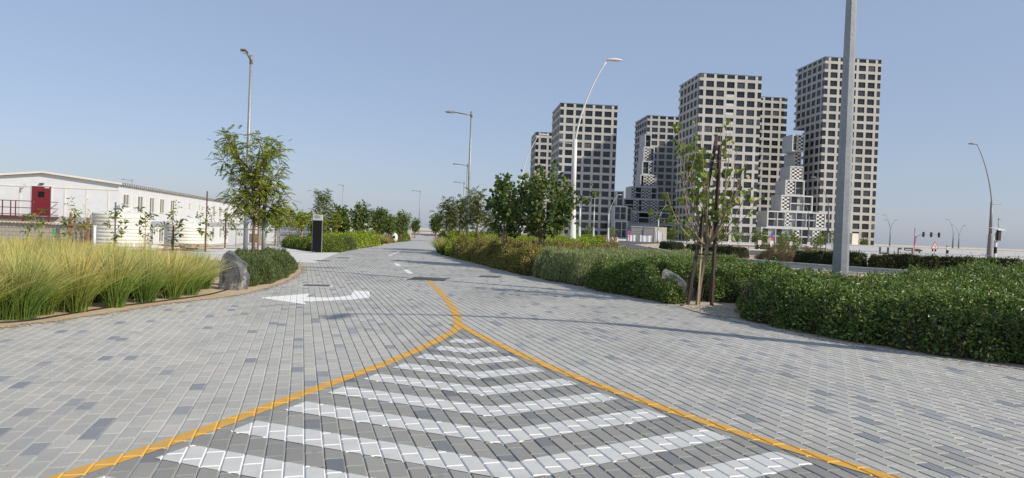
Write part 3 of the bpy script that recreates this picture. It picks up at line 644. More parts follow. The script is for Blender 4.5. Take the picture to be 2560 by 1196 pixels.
# low podium and the kiosk beside the road
pd = tag(empty('podium', (56, 300, 0), R(4)), 'low white podium wing linking the two left towers', 'building')
b = MB(); b.box(-6.5, 6.5, 0, 8, 5.7, 6.7).box(-6.5, -5.9, 0, 8, 0, 5.7).box(5.9, 6.5, 0, 8, 0, 5.7).box(-2.3, -1.8, 0, 8, 0, 5.7).build('frame', 'boxwhite', pd)
MB().box(-5.85, -2.35, 0.8, 7, 0, 5.6).build('window', 'glass', pd); MB().box(-1.75, 5.85, 0.8, 7, 0, 5.6).build('window', 'glass', pd)
ks = tag(empty('substation', (35.8, 180, 0), R(2)), 'flat-roofed grey and cream substation with white double doors', 'building')
MB().box(-4.7, 1.38, 0, 6, 0, 3.75).build('grey_wall', 'stonegrey', ks); MB().box(1.4, 4.6, -0.1, 6, 0, 3.95).build('cream_wall', 'building_far', ks)
MB().box(-4.85, 1.3, -0.12, 6.1, 3.76, 4.0).build('parapet', 'boxgrey', ks)
for x0 in (1.75, 2.5): MB().box(x0, x0+0.7, -0.16, -0.105, 0.1, 2.6).build('door', 'white', ks)
MB().box(3.55, 4.2, -0.15, -0.105, 0.1, 2.3).build('door', 'building_far', ks)
for x, wd, l in ((30.6, 2.0, 'narrow white fabric site screen left of the no-stopping sign'), (34.2, 2.9, 'white fabric site screen in front of the grey substation')):
    s = tag(empty('site_screen', (x, 176, 0)), l, 'screen')
    b = MB(); n = 8
    V = [(-wd/2+wd*k/n, 0.08*math.sin(k*1.9), z) for k in range(n+1) for z in (0.05, 1.75-0.16*math.sin(math.pi*k/n))]
    V += [(x_, y_+0.03, z_) for x_, y_, z_ in V]; o = 2*(n+1)
    F = [(2*k, 2*k+2, 2*k+3, 2*k+1) for k in range(n)] + [(o+2*k, o+2*k+1, o+2*k+3, o+2*k+2) for k in range(n)] + [(2*k+1, 2*k+3, o+2*k+3, o+2*k+1) for k in range(n)]
    b.add(V, F).build('fabric', 'white', s)
    for k in (-1, 1): MB().tube([(k*wd/2, 0.06, 0), (k*wd/2, 0.06, 1.85)], 0.03, 6).build('post', 'galv', s)
nb = tag(empty('service_block', (97.8, 198, 0), R(38)), 'small flat beige service block right of the tallest tower', 'building')
MB().box(0, 3.8, 0, 3.4, 0, 4.3).build('wall', 'building_far', nb); MB().box(-0.1, 3.9, -0.1, 3.5, 4.31, 4.45).build('roof', 'boxwhite', nb)

# ================================================================== WHITE PREFAB BUILDING AND LOT, LEFT
A12 = math.atan2(0.207, 0.978)
pb = tag(empty('prefab_building', (-28.6, 50, LOW), A12), 'long white two-storey prefab building with a red door in its gable', 'building')
# local: +y runs along the long side away from us, -x along the gable
GW, LEN, EV, AP = 9.9, 53.0, 5.18, 5.75
MB().box(-GW, -0.0, 0, LEN, 0, EV).build('wall', 'white', pb)
MB().prism([(-GW, EV), (0, EV), (-GW/2, AP)], 0.0, 0.3).build('gable', 'white', pb)
b = MB()
for sx in (-1, 1):
    e = 0.15; xc = -GW/2; x1 = xc+sx*(GW/2+e)
    b.add([(xc, -0.25, AP+0.02), (x1, -0.25, EV-0.0), (x1, LEN, EV), (xc, LEN, AP+0.02), (xc, -0.25, AP+0.16), (x1, -0.25, EV+0.14), (x1, LEN, EV+0.14), (xc, LEN, AP+0.16)],
          [(0,1,2,3),(4,5,6,7),(0,1,5,4),(1,2,6,5),(2,3,7,6),(3,0,4,7)])
rf = b.build('roof', 'cream', pb)
b = MB()
for k in range(106): b.box(0.152, 0.19, k*0.5, k*0.5+0.28, EV-0.02, EV+0.17)
tag(b.build('roof_edge', 'stonegrey', rf), kind='stuff')
for k in range(7):
    x = -0.72-k*1.42
    MB().box(x-0.045, x+0.045, -0.025, -0.001, 2.75, EV-0.45).build('seam', 'cream', pb)
MB().box(-GW, -0.06, -0.03, -0.002, EV-0.42, EV-0.36).build('seam', 'cream', pb)
for y in np.arange(2.6, LEN, 3.4): MB().box(0.001, 0.02, y-0.03, y+0.03, 2.75, EV-0.1).build('seam', 'cream', pb)
MB().box(0.003, 0.04, 0.1, LEN-0.1, 2.12, 2.58).build('storey_band', 'bandgrey', pb)
MB().box(-GW+0.1, -0.1, -0.05, -0.003, 2.4, 2.72).build('storey_band', 'bandgrey', pb)
def pwindow(y, z, wd, ht):
    o = MB().box(0.004, 0.05, y-wd/2-0.06, y+wd/2+0.06, z-0.06, z).box(0.004, 0.05, y-wd/2-0.06, y+wd/2+0.06, z+ht, z+ht+0.06).box(0.004, 0.05, y-wd/2-0.06, y-wd/2, z, z+ht).box(0.004, 0.05, y+wd/2, y+wd/2+0.06, z, z+ht).box(0.004, 0.045, y-0.03, y+0.03, z, z+ht).build('window', 'cream', pb)
    MB().box(0.002, 0.012, y-wd/2, y-0.03, z, z+ht).build('pane', 'winglass', o); MB().box(0.002, 0.012, y+0.03, y+wd/2, z, z+ht).build('pane', 'stonegrey', o)
for y in (1.3, 4.6, 7.6, 10.5, 13.8, 31.4, 34.9, 39, 43.7, 47.3, 50.6): pwindow(y, 3.35, 1.2, 1.15)
for y in (20.0, 24.2, 27.6): pwindow(y, 4.0, 0.6, 0.45)
for y in (7.6, 10.5, 13.8, 20, 31.4, 35.5, 39.5, 44, 48): pwindow(y, 0.85, 1.2, 1.1)
ld = MB().box(0.004, 0.05, 27.0, 28.0, 0.05, 2.05).build('door', 'timber', pb)
# red upper door, closer, lamp and vent
DX = -5.05
MB().box(DX-0.68, DX+0.68, -0.03, -0.002, 2.72, 4.88).build('door_frame', 'white', pb)
dr = MB().box(DX-0.6, DX+0.6, -0.07, -0.031, 2.75, 4.82).build('door', 'red', pb)
MB().box(DX-0.2, DX+0.2, -0.085, -0.071, 4.05, 4.45).build('vision_pane', 'black', dr); MB().box(DX-0.53, DX-0.43, -0.10, -0.071, 3.66, 3.74).build('handle', 'lens', dr)
MB().box(DX+0.22, DX+0.5, -0.12, -0.071, 4.70, 4.77).build('closer', 'white', dr)
b = MB().box(DX-0.13, DX+0.13, -0.14, -0.003, 4.96, 5.05); b.build('wall_lamp', 'darkmetal', pb)
b = MB().bar((DX-1.0, -0.02, 4.9), (DX-1.0, -0.3, 4.8), 0.05).bar((DX-1.0, -0.3, 4.62), (DX-1.0, -0.3, 4.95), 0.06); b.build('bracket', 'lens', pb)
# landing and stair of red steel
st = tag(empty('steel_landing', (-28.6, 50, LOW), A12), 'dark red steel landing and stair below the red door', 'staircase')
MB().box(DX-2.7, DX+1.15, -1.35, -0.06, 2.58, 2.68).build('deck', 'redrail', st)
for x in (DX-2.62, DX-1.85, DX-1.35, DX-1.05, DX+0.02, DX+1.08): MB().bar((x, -1.3, 2.68), (x, -1.3, 3.72), 0.055).build('baluster', 'redrail', st)
for z in (2.8, 3.25, 3.72): MB().bar((DX-2.65, -1.3, z), (DX+1.1, -1.3, z), 0.05).build('rail', 'redrail', st)
for z in (2.8, 3.25, 3.72):
    MB().bar((DX+1.1, -1.28, z), (DX+1.1, -0.1, z), 0.045).build('rail', 'redrail', st)
    MB().bar((DX-2.65, -1.3, z), (DX-4.9, -1.3, z-1.5), 0.05).build('rail', 'redrail', st)
for x in (DX-2.4, DX-0.6, DX+1.0): MB().bar((x, -1.25, 0), (x, -1.25, 2.5), 0.09).build('leg', 'redrail', st)
for k in range(8): MB().box(DX-3.0-k*0.3, DX-2.72-k*0.3, -1.3, -0.3, 2.4-k*0.2, 2.45-k*0.2).build('tread', 'redrail', st)
MB().bar((DX-2.65, -1.32, 2.6), (DX-5.2, -1.32, 0.85), 0.05, 0.22).build('stringer', 'redrail', st)
# block wall of single blocks
bw = tag(empty('block_wall', (-30.6, 38, LOW)), 'low grey concrete block wall in front of the white building', 'wall')
MB().box(0, 7.3, 0.03, 0.17, 0, 2.3).build('mortar_core', 'joint', bw)
bme = None
for r_ in range(11):
    for k in range(18):
        x = k*0.405 + (0.2 if r_ % 2 else 0.0)
        if x > 6.95: continue
        if bme is None: o = MB().box(0, 0.393, 0, 0.2, 0.006, 0.197).build('block', 'block', bw, (x, 0, r_*0.205)); bme = o.data
        else: link('block', bme, bw, (x, rng.normal(0, 0.006), r_*0.205))
b = MB()
for k in range(36): b.add([(k*0.205, -0.16, 2.31), (k*0.205+0.1, -0.16, 2.37), (k*0.205+0.205, -0.16, 2.31), (k*0.205, 0.5, 2.35), (k*0.205+0.1, 0.5, 2.41), (k*0.205+0.205, 0.5, 2.35)], [(0, 1, 4, 3), (1, 2, 5, 4)])
b.build('coping', 'plank', bw)
# ribbed water tanks
def tank(label, x, y, r, h):
    t = tag(empty('water_tank', (x, y, LOW)), label, 'tank', 'ribbed water tanks')
    pr = []
    nb_ = int(h/0.19)
    for k in range(nb_): z = k*h/nb_; pr += [(r, z), (r, z+h/nb_*0.78), (r-0.018, z+h/nb_*0.86), (r-0.018, z+h/nb_*0.94)]
    pr += [(r, h), (r*0.97, h+0.06)]
    MB().lathe(pr, 40).build('shell', 'tank', t)
    MB().lathe([(r*0.97, h+0.06), (r*0.6, h+0.2), (0.42, h+0.28), (0.42, h+0.42), (0.02, h+0.44)], 40).build('top', 'tank', t)
    MB().tube([(r*0.55, -r*0.4, h), (r*0.55, -r*0.4, h+0.5), (r*0.2, -r*0.4, h+0.62)], 0.04, 8).build('pipe', 'lamp_white', t)
tank('large ribbed cream water tank nearest the block wall', -21.9, 38.6, 1.46, 2.95)
tank('ribbed cream water tank farther back beside the building', -22.0, 46.5, 1.36, 2.45)
tf = tag(empty('post_and_rail', (-24.0, 37.4, LOW)), 'rough timber post and rail at the end of the block wall', 'frame')
for x, h_ in ((0.0, 2.95), (0.95, 2.75)): MB().bar((x, 0, 0), (x, 0, h_), 0.11).build('post', 'timber', tf)
MB().bar((-0.1, -0.07, 2.35), (1.05, -0.07, 2.38), 0.06, 0.16).build('rail', 'timber', tf)
gp = tag(MB().tube([(0, 0, 0), (0, 0, 1.05)], [0.045, 0.045], 10).build('marker_post', 'green', None, (-17.3, 26, 0)), 'short green marker post rising above the grass', 'post')
wp = tag(MB().tube([(0, 0, 0), (0, 0, 1.2)], [0.05, 0.05], 10).box(-0.05, 0.05, -0.05, 0.05, 1.2, 1.24).build('marker_post', 'white', None, (-16.5, 27.2, 0)), 'short white marker post between grass and water tank', 'post')
tp = tag(empty('timber_pile', (-16.2, 35.0, 0.0), 0.3), 'loose pile of weathered planks behind the grass', 'timber')
for k in range(9):
    a = rng.uniform(-0.35, 0.35); L_ = rng.uniform(0.9, 1.6); x, y = rng.uniform(-0.9, 0.9), rng.uniform(-0.4, 0.4); z = 0.05+0.035*k
    MB().bar((x-L_*math.cos(a), y-L_*math.sin(a), z), (x+L_*math.cos(a), y+L_*math.sin(a), z+rng.uniform(-0.02, 0.06)), 0.14, 0.035).build('plank', 'plank', tp)
# white slatted fence and the small cabin at the end of the side path
fe = tag(empty('slat_fence', (-18.9, 51.3, 0)), 'low white slatted fence closing the side path', 'fence')
for x in (0.05, 1.5, 3.0, 4.5): MB().box(x-0.04, x+0.04, 0.03, 0.11, -0.3, 1.22).build('post', 'white', fe)
for z in (0.12, 0.85): MB().box(0, 4.6, 0.0, 0.03, z, z+0.06).build('rail', 'bandgrey', fe)
sme = None
for k in range(50):
    x = 0.02+k*0.092
    if sme is None: o = MB().box(0, 0.058, -0.02, -0.001, 0.03, 1.12).box(0.012, 0.046, -0.02, -0.001, 1.121, 1.17).build('slat', 'white', fe, (x, 0, 0)); sme = o.data
    else: link('slat', sme, fe, (x, 0, 0))
cb = tag(empty('cabin', (-21.2, 54.5, LOW), R(8)), 'small white gabled cabin left of the slatted fence', 'building')
MB().box(-1.2, 1.6, 0, 6, 0, 2.25).build('wall', 'white', cb); MB().prism([(-1.3, 2.26), (1.7, 2.26), (0.2, 2.72)], -0.08, 6.05).build('roof', 'white', cb)
MB().box(0.4, 1.1, -0.03, -0.002, 1.0, 1.9).build('window', 'winglass', cb)

# ================================================================== STREET LAMPS
def l_lamp(label, x, y, h, arm, ang, s=1.0, group='straight-armed path lamps'):
    r = tag(empty('path_lamp', (x, y, 0), ang), label, 'street lamp', group)
    MB().tube([(0, 0, 0.0), (0, 0, h*0.5), (0, 0, h)], [0.105*s, 0.085*s, 0.06*s], 12).build('pole', 'galv', r)
    MB().lathe([(0.0, 0.0), (0.2*s, 0.0), (0.2*s, 0.03), (0.13*s, 0.05), (0.12*s, 0.3), (0.0, 0.31)], 12).build('base', 'galv', r)
    MB().tube([(0, 0, h-0.28), (0, 0, h+0.12)], 0.075*s, 12).build('collar', 'lamp_grey', r)
    MB().tube([(0.0, 0, h-0.12), (0.5*arm, 0, h-0.05), (arm, 0, h+0.02)], [0.05*s, 0.04*s, 0.03*s], 8).build('arm', 'lamp_grey', r)
    b = MB(); q = arm
    b.add([(q-0.05, -0.09, h-0.03), (q+0.35, -0.15, h-0.02), (q+0.62, -0.10, h+0.01), (q+0.62, 0.10, h+0.01), (q+0.35, 0.15, h-0.02), (q-0.05, 0.09, h-0.03),
           (q-0.05, -0.07, h+0.09), (q+0.35, -0.10, h+0.09), (q+0.6, -0.07, h+0.05), (q+0.6, 0.07, h+0.05), (q+0.35, 0.10, h+0.09), (q-0.05, 0.07, h+0.09)],
          [(0,1,2,3,4,5), (6,7,8,9,10,11)] + [(k, (k+1) % 6, 6+(k+1) % 6, 6+k) for k in range(6)])
    hd = b.build('lamp_head', 'lamp_grey', r)
    MB().box(q+0.1, q+0.5, -0.08, 0.08, h-0.045, h-0.032).build('lens', 'lens', hd)
    return r
l_lamp('grey path lamp rising behind the left feathery tree', -12.0, 31, 8.95, 0.85, R(-83))
l_lamp('nearest grey path lamp with long arm, centre of the road', -3.0, 46, 9.35, 1.15, R(182))
l_lamp('second grey path lamp just left behind the nearest one', -5.6, 82, 9.3, 1.2, R(181))
l_lamp('third and smallest grey path lamp in line behind the second', -8.1, 112, 9.2, 1.2, R(180))
l_lamp('far grey path lamp at the bend of the road', -19.4, 143, 9.2, 1.2, R(184))
l_lamp('very thin far lamp above the trees left of the road', -32.7, 132, 9.2, 0.5, R(230))
l_lamp('tiny lamp peeping over the white building roof', -77.6, 140, 9.2, 1.6, R(180))
def curved_lamp(label, x, y, h, ang, s=1.0, over=1.75, hs=0.6, m='lamp_white', arms=1, z2=None, stub=True):
    r = tag(empty('curved_street_lamp', (x, y, 0), ang), label, 'street lamp', 'curved road lamps')
    z1 = h*hs
    MB().tube([(0, 0, 0), (0, 0, 0.9), (0, 0, 2.9), (0, 0, 3.0)], [0.30*s, 0.24*s, 0.17*s, 0.17*s], 14).build('base_cone', m, r)
    MB().tube([(0, 0, 2.98), (0, 0, z1)], [0.135*s, 0.105*s], 12).build('pole', m, r)
    for k in range(arms):
        sx = 1 if k == 0 else -1; hh = h if k == 0 else (z2 or h*0.88)
        if arms == 3: sx = (1, 1, -1)[k]; hh = (h, h*0.86, h*0.86)[k]
        ov = over*(1 if k == 0 else 0.75)
        pts = [(sx*ov*(t**1.55), 0, z1-0.3+(hh-z1+0.3)*(1.08*t-0.08*t**4)) for t in np.linspace(0, 1, 11)]
        a = MB().tube(pts, [0.055*s-(0.025*s)*t for t in np.linspace(0, 1, 11)], 8).build('arm', m, r)
        hx0 = pts[-1][0]; hd = []
        for t, wd, ht in ((-0.08, 0.05, 0.05), (0.1, 0.12, 0.10), (0.4, 0.17, 0.13), (0.7, 0.14, 0.09), (0.88, 0.04, 0.03)): hd.append((t, wd, ht))
        b = MB(); V = []; nseg = 10
        for t, wd, ht in hd:
            for q in range(nseg):
                an_ = 2*math.pi*q/nseg; V.append((hx0+sx*t, wd*math.cos(an_), hh+(ht if math.sin(an_) > 0 else ht*0.45)*math.sin(an_)))
        b.add(V, [(i*nseg+q, i*nseg+(q+1) % nseg, (i+1)*nseg+(q+1) % nseg, (i+1)*nseg+q) for i in range(len(hd)-1) for q in range(nseg)], 0, True)
        b.build('lamp_head', m, a)
    if stub: MB().tube([(0, 0, z1-0.25), (-1.0, 0, z1-0.2)], 0.02, 6).build('bracket', m, r)
    return r
curved_lamp('tall white curved lamp standing in the shrubs before the left towers', 3.55, 41, 11.95, R(0), 1.15)
curved_lamp('white curved lamp rising out of the round-leaved tree', 0.75, 73, 11.9, R(0), 1.0)
curved_lamp('white curved lamp just left behind the tall white lamp', 14.6, 150, 11.9, R(180), 1.4, over=2.4)
curved_lamp('slim white lamp pole left of the tall white lamp', 11.2, 152, 11.5, R(60), 1.1)
curved_lamp('slim white lamp pole right of the tall white lamp', 18.4, 156, 11.4, R(80), 1.0)
curved_lamp('white curved lamp beside the right edge of the broad tower', 20.9, 150, 10.3, R(0), 1.1, over=1.9)
curved_lamp('thin white curved lamp before the substation', 37.7, 178, 9.6, R(0), 1.1)
curved_lamp('grey curved lamp just left of the galvanised column', 48.6, 106, 11.5, R(180), 1.15, over=2.2, m='lamp_grey')
curved_lamp('smaller grey curved lamp left of the galvanised column', 64.1, 149, 11.7, R(180), 1.15, over=2.2, m='lamp_grey')
curved_lamp('lone grey curved lamp near the right picture edge', 47.9, 69, 11.95, R(180), 1.1, over=1.75, hs=0.52, m='lamp_grey')
curved_lamp('far three-armed lamp right of the tallest tower', 104.3, 190, 9.7, R(180), 1.0, over=1.5, m='lamp_grey', arms=3)
curved_lamp('far single curved lamp left of the two-armed one', 115.3, 180, 8.6, R(180), 1.0, over=1.3, m='lamp_grey')
curved_lamp('far two-armed lamp on the right skyline', 129.8, 200, 7.9, R(180), 1.0, over=1.6, m='lamp_grey', arms=2, z2=7.85)
curved_lamp('white curved lamp out of frame at right whose shadow crosses the paving', 10.6, 7.7, 10.0, R(-100), 1.5, over=2.3, hs=0.66, stub=False)
# galvanised octagonal column in the right bed, and the slim post left
gc = tag(empty('galvanised_column', (7.66, 16.0, 0), R(22.5)), 'thick galvanised octagonal column standing in the right hedge', 'pole')
MB().tube([(0, 0, 0), (0, 0, 5), (0, 0, 12)], [0.185, 0.135, 0.075], 8, smooth=False).build('shaft', 'galv', gc)
MB().box(-0.3, 0.3, -0.3, 0.3, 0, 0.04).build('base_plate', 'galv', gc)
MB().tube([(0, 0, 11.8), (0.5, 0, 12.2), (1.6, 0, 12.35)], [0.05, 0.045, 0.035], 8).build('arm', 'galv', gc); MB().box(1.5, 2.2, -0.14, 0.14, 12.3, 12.42).build('lamp_head', 'lamp_grey', gc)
pl = tag(empty('light_column', (-9.1, 25.2, 0)), 'slim grey light column with dark head beside the feathery tree', 'light column')
MB().tube([(0, 0, 0), (0, 0, 2.3)], 0.062, 12).build('shaft', 'galv', pl); MB().tube([(0, 0, 2.31), (0, 0, 2.86)], 0.055, 12).build('lamp_head', 'darkmetal', pl); MB().tube([(0, 0, 2.861), (0, 0, 2.9)], 0.068, 12).build('cap', 'darkmetal', pl)

# ================================================================== SIGNS
def disc(b, r, y, z, mi=0, n=28, th=0.012, x=0.0):
    V = [(x+r*math.cos(2*math.pi*k/n), yy, z+r*math.sin(2*math.pi*k/n)) for yy in (y-th, y) for k in range(n)]
    return b.add(V, [tuple(range(n)), tuple(range(2*n-1, n-1, -1))] + [(k, (k+1) % n, n+(k+1) % n, n+k) for k in range(n)], mi)
ms = tag(empty('totem_sign', (-10.75, 38, 0), R(-6)), 'tall black totem sign with silver ring-logo header', 'sign')
MB().box(-0.255, 0.255, -0.05, 0.05, 0.06, 1.80).build('panel', 'black', ms)
hd = MB().box(-0.265, 0.265, -0.06, 0.06, 1.802, 2.12).build('header', 'lens', ms)
b = MB()
for cx, cz in ((-0.15, 1.99), (-0.05, 1.94), (0.05, 1.99), (-0.10, 2.04), (0.0, 2.035)):
    for k in range(16):
        a0, a1 = 2*math.pi*k/16, 2*math.pi*(k+1)/16
        b.bar((cx+0.042*math.cos(a0), -0.064, cz+0.042*math.sin(a0)), (cx+0.042*math.cos(a1), -0.064, cz+0.042*math.sin(a1)), 0.006, 0.013)
b.box(0.11, 0.125, -0.066, -0.061, 1.92, 2.02).box(0.125, 0.20, -0.066, -0.061, 1.92, 1.935).build('logo', 'lamp_grey', hd)
for sx in (-1, 1): MB().box(sx*0.262-0.015, sx*0.262+0.015, -0.045, 0.045, 0.0, 1.8).build('side_rail', 'lamp_grey', ms)
def striped_post(b, x, h, w=0.1, n=5):
    for k in range(n): b.box(x-w/2, x+w/2, 0.02, 0.02+w, h*k/n+(0.001 if k else 0), h*(k+1)/n, k % 2)
rs = tag(empty('no_stopping_sign', (39.8, 68, 0), R(50)), 'round blue no-stopping sign on a red post at right', 'sign')
b = MB(); disc(b, 0.42, 0, 2.15, 0); b.build('rim', 'signred', rs); b = MB(); disc(b, 0.36, -0.014, 2.15, 0); f = b.build('face', 'signblue', rs)
for a in (1, -1): MB().bar((-0.24*a, -0.03, 2.39), (0.24*a, -0.03, 1.91), 0.01, 0.05).build('cross_bar', 'signred', f)
MB().tube([(0, 0.04, 0), (0, 0.04, 2.3)], 0.035, 8).build('post', 'signred', rs)
pt = MB().box(-0.26, 0.26, -0.02, 0.01, 1.25, 1.62).build('plate', 'signred', rs)
for z in (1.34, 1.43, 1.52): MB().box(-0.18, 0.18, -0.024, -0.021, z, z+0.03).build('lettering', 'white', pt)
ts = tag(empty('merge_sign', (43.0, 70, 0), R(8)), 'triangular red-bordered merge sign on striped posts', 'sign')
def tri(b, s_, zc, y0, y1, mi=0): b.prism([(-s_/2, zc-s_*0.289), (s_/2, zc-s_*0.289), (0, zc+s_*0.577)], y0, y1, mi)
b = MB(); tri(b, 0.86, 1.58, -0.02, 0.0); b.build('border', 'signred', ts); b = MB(); tri(b, 0.62, 1.57, -0.026, -0.021); f = b.build('face', 'white', ts)
MB().box(-0.02, 0.03, -0.034, -0.028, 1.44, 1.78).add([(0.03, -0.034, 1.55), (0.15, -0.034, 1.46), (0.15, -0.034, 1.52), (0.03, -0.034, 1.61), (0.03, -0.028, 1.55), (0.15, -0.028, 1.46), (0.15, -0.028, 1.52), (0.03, -0.028, 1.61)], [(0,1,2,3),(4,5,6,7),(0,1,5,4),(1,2,6,5),(2,3,7,6),(3,0,4,7)]).build('symbol', 'black', f)
for x in (-0.16, 0.16): b = MB(); striped_post(b, x, 1.3, 0.1); b.build('post', ['black', 'white'], ts)
bo = tag(empty('striped_bollard', (39.3, 62, 0)), 'black and white striped bollard right of the merge sign', 'bollard')
b = MB(); striped_post(b, 0, 1.6, 0.15); b.build('post', ['white', 'black'], bo); MB().box(-0.09, 0.09, 0.0, 0.19, 1.601, 1.66).build('cap', 'signred', bo)
bs = tag(empty('solar_warning_sign', (31.7, 45, 0), R(20)), 'back of a solar-topped triangular sign on a striped post', 'sign')
b = MB(); tri(b, 0.88, 2.4, -0.02, 0.0); b.build('back_plate', 'lens', bs); b = MB(); tri(b, 0.8, 2.4, 0.001, 0.012); b.build('face', 'signred', bs)
MB().box(-0.12, 0.14, -0.16, -0.03, 2.1, 2.76).build('control_box', 'darkmetal', bs)
MB().add([(-0.34, -0.3, 2.78), (0.34, -0.3, 2.78), (0.34, 0.3, 2.92), (-0.34, 0.3, 2.92), (-0.34, -0.3, 2.82), (0.34, -0.3, 2.82), (0.34, 0.3, 2.96), (-0.34, 0.3, 2.96)], [(0,3,2,1),(4,5,6,7),(0,1,5,4),(1,2,6,5),(2,3,7,6),(3,0,4,7)]).build('solar_panel', 'lamp_white', bs)
MB().tube([(0.05, 0, 2.9), (0.05, 0, 3.6)], 0.018, 6).box(0.02, 0.2, -0.03, 0.03, 3.45, 3.52).build('aerial', 'lamp_grey', bs)
b = MB(); striped_post(b, 0, 2.1, 0.13, 5); b.build('post', ['white', 'black'], bs)
ga = tag(empty('signal_gantry', (87.7, 150, 0)), 'dark traffic signal gantry with three heads on its arm', 'traffic light')
MB().tube([(0, 0, 0), (0, 0, 5.4)], [0.12, 0.09], 10).build('pole', 'lamp_grey', ga)
MB().tube([(0, 0, 2.7), (0.5, 0, 3.6), (1.3, 0, 3.95), (5.5, 0, 4.15)], [0.08, 0.08, 0.07, 0.05], 8).build('arm', 'lamp_grey', ga)
for x in (1.9, 3.6, 5.3): MB().box(x-0.14, x+0.14, -0.2, 0.12, 3.55, 4.55).box(x-0.2, x+0.2, 0.121, 0.14, 3.5, 4.6).build('signal_head', 'darkmetal', ga)
n2 = tag(empty('no_stopping_sign', (25.5, 150, 0), R(25)), 'small round no-stopping sign before the site screens', 'sign')
b = MB(); disc(b, 0.5, 0, 2.1, 0); b.build('rim', 'signred', n2); b = MB(); disc(b, 0.40, -0.014, 2.1, 0); b.build('face', 'signblue', n2); MB().tube([(0, 0.04, 0), (0, 0.04, 2.3)], 0.05, 8).build('post', 'signred', n2); MB().box(-0.25, 0.25, -0.03, 0.0, 1.1, 1.5).build('plate', 'signred', n2)
def chevron_sign(label, x, y, z, s, rz=0.0, dotop=False):
    c = tag(empty('chevron_sign', (x, y, 0), rz), label, 'sign', 'chevron bend signs')
    bd = MB().box(-0.28*s, 0.28*s, -0.02, 0.0, z, z+0.75*s).build('board', 'white', c)
    q = z+0.37*s
    MB().add([(-0.12*s, -0.028, q+0.3*s), (0.02*s, -0.028, q+0.3*s), (0.18*s, -0.028, q), (0.02*s, -0.028, q-0.3*s), (-0.12*s, -0.028, q-0.3*s), (0.04*s, -0.028, q),
              (-0.12*s, -0.021, q+0.3*s), (0.02*s, -0.021, q+0.3*s), (0.18*s, -0.021, q), (0.02*s, -0.021, q-0.3*s), (-0.12*s, -0.021, q-0.3*s), (0.04*s, -0.021, q)],
             [(0, 1, 2, 5), (5, 2, 3, 4), (0, 1, 7, 6), (1, 2, 8, 7), (2, 3, 9, 8), (3, 4, 10, 9), (4, 5, 11, 10), (5, 0, 6, 11)]).build('chevron', 'signred', bd)
    b = MB(); striped_post(b, 0, z+0.1, 0.09, 4); b.build('post', ['white', 'black'], c)
    if dotop:
        b = MB(); disc(b, 0.26, 0, z+0.75*s+0.62, 0); b.build('round_plate', 'signblue', c); MB().box(-0.2, 0.2, -0.02, 0.0, z+0.75*s+0.05, z+0.75*s+0.3).build('red_plate', 'signred', c)
    return c
chevron_sign('chevron sign left of the young tree stakes', 22.2, 85, 0.8, 0.75, R(10)); chevron_sign('chevron sign just right of the tree stakes', 24.6, 86, 0.8, 0.75, R(10))
chevron_sign('small chevron sign beyond the fence and dark hedge', 29.1, 92, 0.8, 0.8, R(15)); chevron_sign('chevron sign far off before the white boxes', 40.3, 112, 0.8, 0.95, R(15))
chevron_sign('tall chevron sign topped by a round blue plate', 26.8, 71, 0.85, 0.9, R(35), True); chevron_sign('chevron sign beside the checkered ground floor', 47.0, 116, 0.8, 0.9, R(15)); chevron_sign('rightmost chevron sign before the checkered ground floor', 50.0, 116, 0.8, 0.9, R(15))
# printed white hoarding
hw = tag(empty('hoarding', (34.4, 75.3, 0), R(1)), 'long pale site hoarding with dark printed shapes at right', 'hoarding')
hme = None
for k in range(18):
    x = k*1.5
    if hme is None: o = MB().box(0.005, 1.495, 0, 0.06, 0, 1.40).build('panel', 'hoard', hw, (x, 0, 0)); hme = o.data
    else: link('panel', hme, hw, (x, 0, 0))
MB().box(0, 27, -0.03, 0.09, 1.402, 1.45).build('coping', 'lamp_white', hw)
def pr(x0, x1, z0, z1): return MB().box(x0, x1, -0.012, -0.002, z0, z1).build('print', 'mark', hw)
for q in [(5.85, 6.05, 0.72, 1.28), (5.85, 6.95, 0.55, 0.70), (6.72, 6.95, 0.71, 1.28), (7.9, 8.05, 0.4, 1.28), (8.06, 8.35, 1.1, 1.28), (8.6, 9.6, 1.18, 1.3), (8.6, 8.75, 1.02, 1.17), (9.45, 9.6, 0.4, 1.17), (8.76, 9.44, 1.0, 1.08), (10.25, 10.4, 0.75, 0.98), (2.0, 2.1, 0.6, 1.2), (1.75, 2.35, 1.0, 1.06)]: pr(*q)
MB().prism([(9.75, 1.08), (9.9, 1.25), (10.3, 1.22), (10.75, 1.02), (10.3, 0.95), (9.95, 0.93)], -0.012, -0.002).build('print', 'mark', hw)
for q in [(15.95, 16.15, 1.05, 1.11), (16.02, 16.08, 0.75, 1.05), (17.2, 17.25, 0.82, 1.02), (17.25, 17.42, 0.82, 0.86), (17.42, 17.47, 0.82, 1.02), (18.1, 18.3, 1.0, 1.04), (18.1, 18.14, 0.92, 1.0), (18.1, 18.3, 0.88, 0.92), (18.26, 18.3, 0.8, 0.88), (18.1, 18.3, 0.76, 0.8)]: MB().box(q[0], q[1], -0.012, -0.002, q[2], q[3]).build('print', 'bandgrey', hw)
